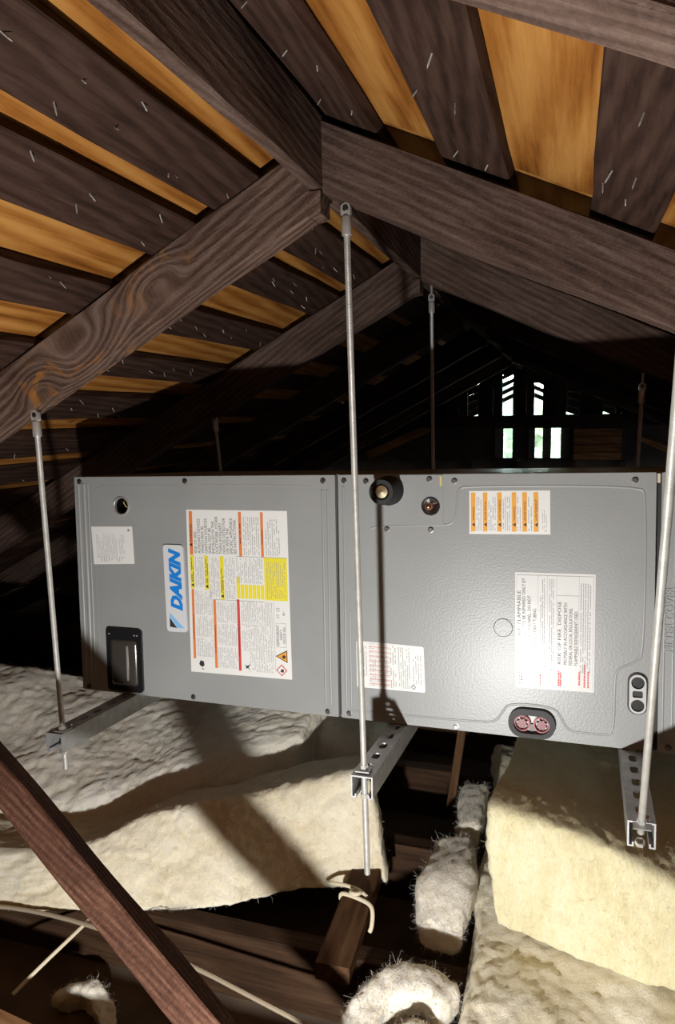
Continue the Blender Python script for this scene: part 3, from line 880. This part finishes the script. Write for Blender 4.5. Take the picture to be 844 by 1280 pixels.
for k in range(2): L.fine('fine_band_print', M_ink, (.532,.747)[k], .80, (.552,.765)[k], .92, 1, k, .9, .4)
for a in ((.034,.2,.052,.4), (.254,.13,.272,.36), (.492,.12,.51,.38)): L.fine('fine_band_print', M_white, *a, 1, 3, .9, .35)
for j, a in enumerate(((.57,.735,.735,.96,8),(.785,.735,.93,.95,7),(.075,.53,.165,.715,6),(.222,.47,.322,.715,7),(.375,.465,.482,.715,7),(.492,.565,.755,.715,14),(.785,.48,.97,.70,10),
    (.068,.36,.245,.505,13),(.068,.225,.245,.35,13),(.068,.10,.245,.215,13),(.285,.32,.482,.445,14),(.285,.18,.482,.31,14),(.285,.04,.482,.165,14),
    (.53,.32,.835,.455,21),(.53,.165,.835,.31,21),(.60,.03,.835,.155,16))):
    L.fine('fine_print', M_grey, *a, seed=j, dens=.85, thick=.32)
for (s0,t0,s1,t1) in ((.49,.722,.985,.725),(.25,.455,.76,.458),(.53,.312,.84,.314),(.53,.158,.84,.160),(.845,.04,.848,.46)):
    L.quad('rule', M_grey, s0, t0, s1, t1)
for i, s in enumerate(('REFRIGERANT', 'SAFETY', 'GROUP A2L')):
    L.text('lettering', M_dkgrey, s, .0082, .890+i*.030, (.198,.232,.210)[i], fit=(.125,.065,.105)[i])
for (s0,t0,s1,t1) in ((.862,.190,.865,.335),(.955,.190,.958,.335),(.862,.190,.958,.192),(.862,.333,.958,.335)): L.quad('rule', M_grey, s0, t0, s1, t1)
L.poly('hazard_triangle', M_ink, [(.850,.135),(.962,.098),(.962,.175)]); L.poly('hazard_triangle_fill', M_amber, [(.866,.135),(.955,.106),(.955,.167)], .0005)
L.poly('hazard_diamond', M_red, [(.852,.052),(.905,.088),(.958,.052),(.905,.016)]); L.poly('hazard_diamond_fill', M_white, [(.864,.052),(.905,.080),(.946,.052),(.905,.024)], .0005)
for cs, ct in ((.925,.135),(.905,.050)):
    L.poly('flame', M_ink, [(cs+.020,ct-.008),(cs+.022,ct+.006),(cs+.004,ct+.010),(cs-.012,ct+.003),(cs-.004,ct-.002),(cs-.016,ct-.006),(cs+.004,ct-.012)], .0007)
L.poly('hand_symbol', M_ink, [(.085,.052),(.10,.075),(.135,.070),(.140,.045),(.12,.035),(.10,.040)]); L.poly('hand_symbol', M_ink, [(.115,.030),(.135,.022),(.12,.018)])
L.poly('fan_symbol', M_ink, [(.555,.045),(.580,.050),(.600,.030),(.585,.055),(.605,.075),(.570,.062),(.548,.070),(.562,.055)])
for a in ((.870,.365,.895,.385),(.870,.405,.900,.425)): L.quad('book_symbol', M_grey, *a); 
for a in ((.874,.369,.891,.381),(.874,.409,.896,.421)): L.quad('book_symbol_fill', M_white, *a, d=.0004)
L.poly('recycle_symbol', M_grey, [(.925,.385),(.950,.380),(.945,.400),(.930,.410),(.940,.395)])
L.done()
# --- six band orange label
L = Label('caution_label', [(.968,.498),(1.124,.499),(1.125,.413),(.968,.411)], label='white label with six orange bands')
words = ['WARNING', 'ADVERTENCIA', 'AVERTISSEMENT', 'WARNING', 'ADVERTENCIA', 'AVERTISSEMENT']
for k, s0 in enumerate((.020,.172,.352,.532,.662,.800)):
    L.quad('orange_band', M_amber, s0, .06, s0+.058, .96)
    L.poly('warning_triangle', M_ink, [(s0+.050,.17),(s0+.050,.27),(s0+.012,.22)])
    L.text('lettering', M_ink, words[k], .0058, s0+.046, .31)
    e = (.162,.342,.522,.652,.790,.86)[k]
    L.fine('fine_print', M_grey, s0+.066, .08, e, .86, max(2, int((e-s0-.066)/.022)), 30+k, .85, .35)
L.fine('fine_print', M_grey, .90, .06, .965, .55, 3, 44, .8, .3)
L.done()
# --- flammable refrigerant label
L = Label('refrigerant_label', [(1.058,.337),(1.209,.338),(1.208,.106),(1.060,.104)], M_gloss, label='white refrigerant warning label under the lamp glare')
LT = [('RISK OF FIRE. FLAMMABLE', .062), ('REFRIGERANT USED. TO BE REPAIRED ONLY BY', .122), ('TRAINED SERVICE PERSONNEL. DO NOT', .192), ('PUNCTURE REFRIGERANT TUBING', .262),
      ('RISK OF FIRE. DISPOSE', .575), ('PROPERLY IN ACCORDANCE WITH', .650), ('FEDERAL OR LOCAL REGULATIONS.', .715), ('FLAMMABLE REFRIGERANT USED', .782)]
for (s, sx), ft in zip(LT, (.62,.75,.60,.49,.54,.53,.49,.46)):
    L.text('lettering', M_dkgrey, s, .0092, sx+.008, .20 if sx > .1 and sx < .5 else .22, fit=ft)
L.fine('fine_print', M_grey, .315, .16, .385, .95, 3, 51, .85, .4); L.fine('fine_print', M_grey, .43, .16, .50, .95, 3, 52, .85, .4)
L.fine('fine_print', M_grey, .815, .16, .955, .92, 5, 53, .85, .4)
for (s0,t0,s1,t1) in ((.02,.975,.98,.98),(.02,.02,.023,.98),(.977,.02,.98,.98),(.292,.3,.295,.98),(.408,.3,.411,.98),(.525,.3,.528,.98),(.80,.3,.803,.98),(.528,.81,.80,.814)):
    L.quad('rule', M_grey, s0, t0, s1, t1)
for sx, a in ((.06,.13),(.085,.13),(.325,.10),(.56,.13),(.585,.12),(.82,.16),(.885,.2),(.93,.14)):
    L.fine('fine_red_print', M_red, sx-.025, .035, sx+.01, .035+a, 1, int(sx*100), .95, .6)
L.done()
# --- rating plate
L = Label('rating_plate', [(.724,.175),(.872,.172),(.875,.074),(.725,.073)], label='white rating plate behind the middle rod', rad=.004)
for k in range(9): L.quad('pink_row', M_pink, .19, .085+.1*k, .50, .115+.1*k)
for k in range(10): L.quad('rule', M_grey, .18, .06+.1*k, .50, .066+.1*k)
L.fine('fine_print', M_grey, .10, .2, .17, .9, 2, 61, .8, .3); L.fine('fine_print', M_grey, .20, .08, .48, .95, 8, 62, .45, .25)
L.fine('fine_print', M_ink, .50, .55, .60, .97, 3, 63, .7, .4); L.fine('fine_print', M_grey, .50, .05, .60, .48, 3, 64, .8, .4)
L.fine('fine_print', M_grey, .62, .05, .80, .95, 6, 65, .8, .35); L.fine('fine_print', M_grey, .83, .16, .97, .80, 4, 66, .75, .3)
L.poly('hazard_diamond', M_ink, [(.80,.10),(.835,.16),(.87,.10),(.835,.04)]); L.poly('hazard_diamond_fill', M_white, [(.812,.10),(.835,.142),(.858,.10),(.835,.058)], .0005)
L.done()
# --- embossed letters on the filter cover
v, f = text_geo('FILTER COVER', .022, 0, .0004, .0012)
b = MB(); mx = max(q[0] for q in v)
b.add([(1.3405+.006 - y_, -.0004 - z_, .195 + x_*.125/mx) for x_, y_, z_ in v], f)
b.build('embossed_lettering', M_paint, fc)

# ================================================================== STRUTS AND RODS
def strut(u, w0, w1, lab):
    M = UMat @ Matrix.Translation((u, w0, -.0005))
    root = empty('strut_channel', M, label=lab, cat='strut', group='strut channels under the air handler')
    Ln = w1 - w0; hw = .0205; t = .0026; hh = .041
    slots = []
    y = .028
    while y < Ln - .02:
        slots.append([(sx, sy) for sx, sy in rrect(-.0071, y, .0071, y+.028, .007)])
        y += .0508
    b = MB()
    # top plate with slots, built in (x,y)
    loops_out = [(-hw, 0), (hw, 0), (hw, Ln), (-hw, Ln)]
    p = MB(); p.plate(loops_out, slots, 0, t)
    b.add([(q[0], q[2], -q[1]) for q in p.v], p.f)
    b.box((-hw, 0, -hh), (-hw+t, Ln, -t)); b.box((hw-t, 0, -hh), (hw, Ln, -t))
    b.box((-hw+t, 0, -hh), (-hw+.0095, Ln, -hh+t)); b.box((hw-.0095, 0, -hh), (hw-t, Ln, -hh+t))
    b.box((-hw+.0095-t, 0, -hh+t), (-hw+.0095, Ln, -hh+.0075)); b.box((hw-.0095, 0, -hh+t), (hw-.0095+t, Ln, -hh+.0075))
    b.build('channel', M_galv, root)
    return root
strut(.137, -.262, .62, 'steel strut channel under the left end of the air handler')
strut(.816, -.262, .62, 'steel strut channel under the middle of the air handler')
strut(1.277, -.285, .62, 'steel strut channel under the filter end at the right')

def hexnut(b, c, r=.0075, h=.008):
    b.lathe([(0.0055, h), (r, h), (r, 0), (0.0055, 0)], c, 'Z', 6)
def rod(name, bot, topp, nutz, lab, nut=True, r=.0056):
    bot = Vector(bot); topp = Vector(topp)
    ax = (topp - bot)
    z = ax.normalized(); x = Vector((1, 0, 0)); x = (x - z*x.dot(z)).normalized(); y = z.cross(x)
    M = Matrix.Identity(4)
    for i in range(3): M[i][0] = x[i]; M[i][1] = y[i]; M[i][2] = z[i]
    M.translation = bot
    root = empty(name, M, label=lab, cat='rod', group='threaded hanger rods')
    Ln = ax.length
    b = MB(); b.lathe([(0, 0), (r-.001, 0), (r, .002), (r, Ln-.03), (0, Ln-.03)], (0, 0, 0), 'Z', 14); b.build('threaded_shaft', M_zinc, root, smooth=True)
    b = MB(); b.lathe([(0, Ln-.042), (.0085, Ln-.042), (.0088, Ln-.040), (.0088, Ln-.014), (.007, Ln-.011), (0, Ln-.011)], (0, 0, 0), 'Z', 18)
    s = b.build('rod_socket', M_steel, root, smooth=True)
    b = MB(); b.plate(rrect(-.0085, Ln-.014, .0085, Ln+.010, .0084), [circ(0, Ln+.001, .0036, 14)], -.004, .004); b.build('eye', M_steel, s, bevel=.001)
    b = MB(); b.lathe([(0, -.0062), (.0045, -.0062), (.0055, -.004), (.0055, .0062), (0, .0062)], (0, 0, Ln+.001), 'Y', 12); b.build('eye_bolt', M_screw, s)
    b = MB(); b.tube([(0, 0, Ln+.008), (0, 0, Ln+.035)], .003, 8); b.build('lag_screw', M_steel, s)
    if nut:
        b = MB(); hexnut(b, (0, 0, nutz+.003)); n1 = b.build('nut', M_steel, root)
        b = MB(); b.box((-.013, -.013, nutz), (.013, .013, nutz+.003)); b.build('square_washer', M_galv, root)
        b = MB(); hexnut(b, (0, 0, nutz-.052)); b.build('nut', M_steel, root)
    return root
rod('threaded_rod', V(-1.011,1.197,-.740), V(-1.008,1.180,.012), .088, 'leftmost front threaded rod hanging from the knotted rafter')
rod('threaded_rod', V(-.336,1.178,-.842), V(-.361,1.190,.340), .203, 'long middle threaded rod hanging in front of the panel seam')
rod('threaded_rod', V(.122,1.135,-.655), V(.104,.74,.247), .024, 'right threaded rod in front of the filter cover')
rod('threaded_rod', V(-1.03,2.085,-.70), V(-1.050,2.02,.002), .03, 'short back rod showing above the left cabinet', nut=False, r=.005)
rod('threaded_rod', V(-.372,2.085,-.71), V(-.372,2.03,.322), .03, 'back rod hanging below the ridge behind the cabinet', nut=False, r=.005)
rod('threaded_rod', V(.168,2.085,-.70), V(.178,2.03,.062), .03, 'back rod hanging from the right rafter behind the cabinet', nut=False, r=.005)

# ================================================================== INSULATION
def batt(name, stations, label, mat, seed=0, R=.035, amp=.012, res=.008, M0=None, fz=1., group='glass wool insulation batts'):
    """stations along the batt: each (front-bottom, front-top, back-top, back-bottom)"""
    S = [[Vector((p[0], p[1], p[2]+EYE)) for p in st] for st in stations]
    ns = len(S)
    def cr(a):
        x = a*(ns-1); i = min(int(x), ns-2); t = x - i
        out = []
        for k in range(4):
            p0 = S[max(i-1, 0)][k]; p1 = S[i][k]; p2 = S[i+1][k]; p3 = S[min(i+2, ns-1)][k]
            out.append(.5*((2*p1) + (p2-p0)*t + (2*p0-5*p1+4*p2-p3)*t*t + (3*p1-p0-3*p2+p3)*t*t*t))
        return out
    def pos(a, b_, c):
        q = cr(min(max(a, 0), 1))
        return q[0].lerp(q[3], b_).lerp(q[1].lerp(q[2], b_), c)
    Lx = sum((S[i+1][1]-S[i][1]).length for i in range(ns-1)); Ly = max((s[2]-s[1]).length for s in S); Lz = max((s[1]-s[0]).length for s in S)
    dims = (Lx, Ly, Lz)
    nx, ny, nz = [max(4, min(170, int(d/res))) for d in dims]
    rr = [min(.5, R/d) for d in dims]
    idx = {}; verts = []; faces = []
    def vid(i, j, k):
        key = (i, j, k)
        if key in idx: return idx[key]
        p = (i/nx, j/ny, k/nz)
        inn = [min(max(p[t], rr[t]), 1-rr[t]) for t in range(3)]
        d = Vector([(p[t]-inn[t])/rr[t] for t in range(3)])
        if d.length > 1: d.normalize()
        pp = [inn[t] + d[t]*rr[t] for t in range(3)]
        verts.append(pos(*pp)); idx[key] = len(verts)-1
        return idx[key]
    for i in range(nx):
        for j in range(ny):
            faces.append((vid(i,j,0), vid(i,j+1,0), vid(i+1,j+1,0), vid(i+1,j,0)))
            faces.append((vid(i,j,nz), vid(i+1,j,nz), vid(i+1,j+1,nz), vid(i,j+1,nz)))
    for i in range(nx):
        for k in range(nz):
            faces.append((vid(i,0,k), vid(i+1,0,k), vid(i+1,0,k+1), vid(i,0,k+1)))
            faces.append((vid(i,ny,k), vid(i,ny,k+1), vid(i+1,ny,k+1), vid(i+1,ny,k)))
    for j in range(ny):
        for k in range(nz):
            faces.append((vid(0,j,k), vid(0,j,k+1), vid(0,j+1,k+1), vid(0,j+1,k)))
            faces.append((vid(nx,j,k), vid(nx,j+1,k), vid(nx,j+1,k+1), vid(nx,j,k+1)))
    org = sum((s[0] for s in S), Vector())/ns
    me = mesh('batt', [v - org for v in verts], faces)
    bm = bmesh.new(); bm.from_mesh(me); bmesh.ops.recalc_face_normals(bm, faces=bm.faces[:]); bm.normal_update()
    sd = Vector((seed*7.3, seed*3.7, seed*1.9))
    for v in bm.verts:
        p = v.co + org + sd
        low = noise.noise(p*6); big_ = noise.noise(p*2.6)
        mid = 2.2*abs(noise.noise(p*9 + Vector((3, 1, 2)) + noise.noise_vector(p*5)*.5)) - .15     # creases
        hi = noise.noise(p*42) ; hi2 = noise.noise(p*105)
        v.co += v.normal*(amp*(1.1*low + .8*min(0, mid-.12) + .6*big_ + .24*hi + .16*hi2 + .10*noise.noise(p*240)))
    bm.to_mesh(me); bm.free()
    o = link(name, me, mat, None, Matrix.Translation(org), smooth=True)
    # loose fibres standing off the surface
    rng = random.Random(seed*13+1)
    area = sum(p.area for p in me.polygons); nf = int(min(16000, area*(14000 if fz > 1 else 9000)*(3 if fz > 1 else 1)))
    fv = []; ff = []
    vs_ = me.vertices; nv = len(vs_)
    for _ in range(nf):
        v = vs_[rng.randrange(nv)]
        if v.normal.z < -.5: continue
        t = Vector((rng.gauss(0,1), rng.gauss(0,1), rng.gauss(0,1))); t = (t - v.normal*t.dot(v.normal)*.85).normalized()
        ln = rng.uniform(.005, .018)*(1.25 if fz > 1 else 1); p = v.co - v.normal*.001
        sd_ = t.cross(v.normal)
        if sd_.length < .1: continue
        w = sd_.normalized()*rng.uniform(.00014, .00030)
        bend = Vector((rng.gauss(0,1), rng.gauss(0,1), rng.gauss(0,1)))*ln*.25 + v.normal*ln*rng.uniform(.0, .22 if fz == 1 else .30)
        pts = [p, p + t*ln*.5 + bend, p + t*ln + bend*.6]
        k = len(fv)
        for q, sc in zip(pts, (1, .9, .3)):
            fv.append(q - w*sc); fv.append(q + w*sc)
        ff += [(k, k+1, k+3, k+2), (k+2, k+3, k+5, k+4)]
    fm = mesh('loose_fibres', fv, ff)
    setp(link('loose_fibres', fm, mat, o), kind='stuff')
    return setp(o, label, 'insulation', group)

B = -1.075
batt('insulation_batt', [
    [(-1.75,1.10,B),(-1.68,1.17,-1.015),(-1.6,1.32,-1.02),(-1.65,1.35,B)],
    [(-1.18,1.165,B),(-1.12,1.25,-.985),(-1.08,1.42,-.99),(-1.10,1.45,B)],
    [(-.90,1.21,B),(-.93,1.35,-.915),(-.92,1.54,-.95),(-.90,1.55,B)],
    [(-.74,1.265,B),(-.78,1.42,-.895),(-.82,1.60,-.945),(-.78,1.62,B)],
    [(-.56,1.38,B),(-.63,1.505,-.885),(-.70,1.70,-.93),(-.66,1.70,B)],
    [(-.365,1.475,B),(-.435,1.525,-.815),(-.51,1.74,-.90),(-.47,1.74,B)]],
    'thick cream insulation batt leaning below the left end of the air handler', M_fluff, 1, R=.020, amp=.017)
batt('insulation_batt', [
    [(-2.3,1.28,B),(-2.25,1.36,-.985),(-2.2,1.92,-.775),(-2.2,2.1,B)],
    [(-1.80,1.30,B),(-1.76,1.38,-.985),(-1.72,1.84,-.765),(-1.74,2.05,B)],
    [(-1.45,1.34,B),(-1.42,1.40,-.985),(-1.40,1.88,-.80),(-1.40,2.05,B)],
    [(-1.15,1.40,B),(-1.14,1.47,-.965),(-1.14,1.92,-.815),(-1.14,2.05,B)],
    [(-.94,1.52,B),(-.95,1.60,-.93),(-.94,1.98,-.80),(-.94,2.05,B)],
    [(-.66,1.68,B),(-.68,1.76,-.88),(-.66,2.02,-.80),(-.66,2.05,B)]],
    'fluffy white insulation batt piled behind the leaning one, rising toward the left edge', M_fluff_w, 5, R=.05, amp=.019)
batt('insulation_batt', [
    [(-.74,1.82,B),(-.74,1.86,-.90),(-.72,2.3,-.86),(-.72,2.35,B)],
    [(-.50,1.80,B),(-.51,1.84,-.90),(-.50,2.3,-.88),(-.50,2.35,B)]],
    'shadowed insulation batt under the middle of the air handler', M_fluff_w, 9, R=.05, amp=.012)
batt('insulation_batt', [
    [(-.165,.92,-1.068),(-.140,.95,-1.025),(-.19,2.15,-1.02),(-.19,2.2,-1.068)],
    [(.20,.92,-1.068),(.20,.95,-1.03),(.2,2.15,-1.02),(.2,2.2,-1.068)],
    [(.70,.92,-1.068),(.70,.95,-1.03),(.7,2.15,-1.02),(.7,2.2,-1.068)]],
    'flat crumpled insulation layer lying under the big yellow batt', M_fluff, 13, R=.02, amp=.016)
batt('insulation_batt', [
    [(-.120,1.325,-1.015),(-.128,1.330,-.762),(-.06,2.25,-.775),(-.05,2.25,-1.015)],
    [(.06,1.285,-1.018),(.06,1.300,-.780),(.13,2.25,-.775),(.13,2.25,-1.015)],
    [(.22,1.255,-1.02),(.22,1.270,-.822),(.3,2.25,-.775),(.3,2.25,-1.015)],
    [(.62,1.22,-1.02),(.62,1.24,-.85),(.68,2.25,-.79),(.68,2.25,-1.015)]],
    'big thick yellowish insulation batt standing below the filter end on the right', M_fluff_y, 17, R=.016, amp=.012)
batt('insulation_strip', [
    [(-.262,1.30,B),(-.272,1.32,-1.035),(-.185,1.32,-1.03),(-.185,1.30,B)],
    [(-.285,1.42,B),(-.292,1.42,-.995),(-.172,1.42,-.98),(-.175,1.42,B)],
    [(-.295,1.58,B),(-.285,1.58,-.985),(-.180,1.58,-.965),(-.18,1.58,B)]],
    'narrow white insulation strip standing left of the big yellow batt', M_fluff_w, 21, R=.028, amp=.015, fz=4., res=.008, group='loose insulation scraps')
batt('insulation_strip', [
    [(-.242,1.61,B),(-.242,1.61,-.975),(-.172,1.61,-.965),(-.175,1.61,B)],
    [(-.255,1.80,B),(-.255,1.80,-.965),(-.172,1.80,-.955),(-.18,1.80,B)]],
    'small upright white insulation piece beside the thin wooden lath', M_fluff_w, 23, R=.025, amp=.013, fz=4., res=.008, group='loose insulation scraps')
batt('insulation_strip', [
    [(-.360,1.02,-1.07),(-.355,1.02,-1.035),(-.290,1.02,-1.03),(-.290,1.02,-1.07)],
    [(-.355,1.095,-1.07),(-.350,1.09,-1.02),(-.285,1.075,-1.02),(-.285,1.075,-1.07)],
    [(-.310,1.175,-1.07),(-.305,1.165,-1.005),(-.255,1.11,-1.01),(-.255,1.11,-1.07)],
    [(-.235,1.205,-1.07),(-.235,1.195,-1.005),(-.220,1.125,-1.005),(-.220,1.125,-1.07)],
    [(-.155,1.165,-1.07),(-.160,1.165,-1.01),(-.190,1.10,-1.01),(-.185,1.10,-1.07)]],
    'curled white insulation strip arching in the bottom centre', M_fluff_w, 27, R=.022, amp=.016, fz=4., res=.007, group='loose insulation scraps')
batt('insulation_scrap', [
    [(-.295,.96,-1.07),(-.285,.97,-1.03),(-.27,1.05,-1.03),(-.27,1.06,-1.07)],
    [(-.235,.96,-1.07),(-.235,.98,-1.015),(-.225,1.08,-1.015),(-.225,1.09,-1.07)],
    [(-.180,.96,-1.07),(-.180,.97,-1.03),(-.180,1.07,-1.03),(-.180,1.08,-1.07)]],
    'torn tan insulation scrap inside the curl of the white strip', M_fluff, 31, R=.028, amp=.016, fz=4., res=.007, group='loose insulation scraps')
batt('insulation_scrap', [
    [(-.985,1.085,-1.215),(-.985,1.085,-1.185),(-.965,1.115,-1.185),(-.965,1.115,-1.215)],
    [(-.93,1.100,-1.215),(-.93,1.100,-1.165),(-.905,1.130,-1.165),(-.905,1.13,-1.215)],
    [(-.865,1.065,-1.215),(-.865,1.065,-1.18),(-.835,1.085,-1.18),(-.835,1.085,-1.215)],
    [(-.825,1.01,-1.215),(-.825,1.01,-1.19),(-.80,1.03,-1.19),(-.80,1.03,-1.215)]],
    'small loose tuft of insulation on the floor at the lower left', M_fluff_w, 35, R=.010, amp=.018, fz=4., res=.004, group='loose insulation scraps')

# ================================================================== LOOSE TIMBER AND CABLES
# slanting brace in front
def pix(x, y, Yv):
    r = Vector(((x-422), (y-640), 894.0)); w = Vector((_X.dot(r), _Y.dot(r), _Z.dot(r)))
    return w*(Yv/w.y)
e0 = Vector((-.6235, .80, -.642)); e1 = Vector((-.4620, .82, -.845))
e0 = pix(122, 1097, .832); e1 = pix(275, 1280, .805)
ax = (e1-e0).normalized()
vd = ((e0+e1)/2).normalized(); c_ = (vd - ax*vd.dot(ax)).normalized()
sr = ax.cross(c_).normalized()
if sr.x < 0: sr = -sr
th = math.radians(27)
ed = c_*math.cos(th) + sr*math.sin(th)          # along the dark side, away from the viewer
el = -sr*math.cos(th) + c_*math.sin(th)         # across the lit face
up_len = .83; dn_len = .50
st = e0 - ax*up_len
M = Matrix.Identity(4)
for i in range(3): M[i][0] = ax[i]; M[i][1] = el[i]; M[i][2] = ed[i]
if M.to_3x3().determinant() < 0:
    for i in range(3): M[i][1] = ed[i]; M[i][2] = el[i]
    wy, wz = (0, .045), (0, .050)
else: wy, wz = (0, .050), (0, .045)
M.translation = Vector((st.x, st.y, st.z + EYE))
me = plank_mesh('roof_brace', up_len + dn_len, wy, wz, jit=.0025, seed=77, n=40)
setp(link('roof_brace', me, M_brace, None, M), 'reddish rough wooden brace slanting across the lower left', 'brace')

# short timber with a cord round it
wb = empty('timber_offcut', Matrix.Translation(V(-.405, 1.165, JT)), label='short brown timber laid over the joists with a cord tied round it', cat='timber')
me = plank_mesh('timber', .30, (-.034, .034), (0, .036), seed=81, n=8)
link('timber', me, M_block, wb, frame((0, 0, 0), (-.05, 1, 0), (-1, 0, 0)))
def smooth_path(pts, it=2):
    P = [Vector(p) for p in pts]
    for _ in range(it):
        q = [P[0]]
        for a_, c_2 in zip(P[:-1], P[1:]): q += [a_.lerp(c_2, .25), a_.lerp(c_2, .75)]
        q.append(P[-1]); P = q
    return P
b = MB(); b.tube(smooth_path([(-.043,.200,.012),(-.047,.198,.036),(-.036,.196,.0425),(0,.188,.0425),(.026,.178,.0425),(.036,.168,.036),(.038,.150,.012),(.034,.146,.003)]), .0046, 8); b.build('cord', M_cream, wb, smooth=True)
b = MB(); b.tube(smooth_path([(-.095,.250,.020),(-.075,.232,.034),(-.045,.222,.043),(-.012,.212,.046),(.004,.198,.052),(-.004,.184,.054),(-.020,.186,.053),(-.020,.202,.050),(.000,.206,.046),(.014,.198,.043)]), .0042, 8); b.build('cord', M_cream, wb, smooth=True)

# thin lath leaning under the unit
me = plank_mesh('lath', .36, (-.011, .011), (-.006, .006), jit=.001, seed=83, n=6)
setp(link('wooden_lath', me, M_block, None, frame(V(-.285, 1.84, -1.068), (.055, .02, .42), (1, 0, 0))), 'thin wooden lath leaning up under the air handler', 'lath')

def wire(pts, r, mat, lab):
    P = [V(*p) for p in pts]
    for _ in range(2):
        q = [P[0]]
        for a, c in zip(P[:-1], P[1:]): q += [a.lerp(c, .25), a.lerp(c, .75)]
        q.append(P[-1]); P = q
    c0 = P[0]
    b = MB(); b.tube([p - c0 for p in P], r, 8)
    o = b.build('cable', mat, None, Matrix.Translation(c0), smooth=True)
    setp(o, lab, 'cable', 'cables over the joists')
wire([(-1.3,1.10,-1.06),(-1.18,1.154,-1.062),(-.97,1.16,-1.062),(-.72,1.13,-1.064),(-.45,1.06,-1.062),(-.2,1.0,-1.062),(.1,.98,-1.064)], .0045, M_cable, 'brown cable running along in front of the left insulation')
wire([(-1.01,1.00,-1.11),(-.99,1.06,-1.09),(-.96,1.14,-1.065),(-.95,1.25,-1.06)], .004, M_cream, 'thin tan cable dipping toward the floor left of the brace')
me = plank_mesh('osb_scrap', .45, (0, .2), (0, .02), seed=88, n=6)
setp(link('board_scrap', me, M_siding, None, frame(V(-1.24, .745, -1.065), (1, -.12, 0), (.12, 1, 0))), 'rough yellow board scrap in the bottom left corner', 'board')
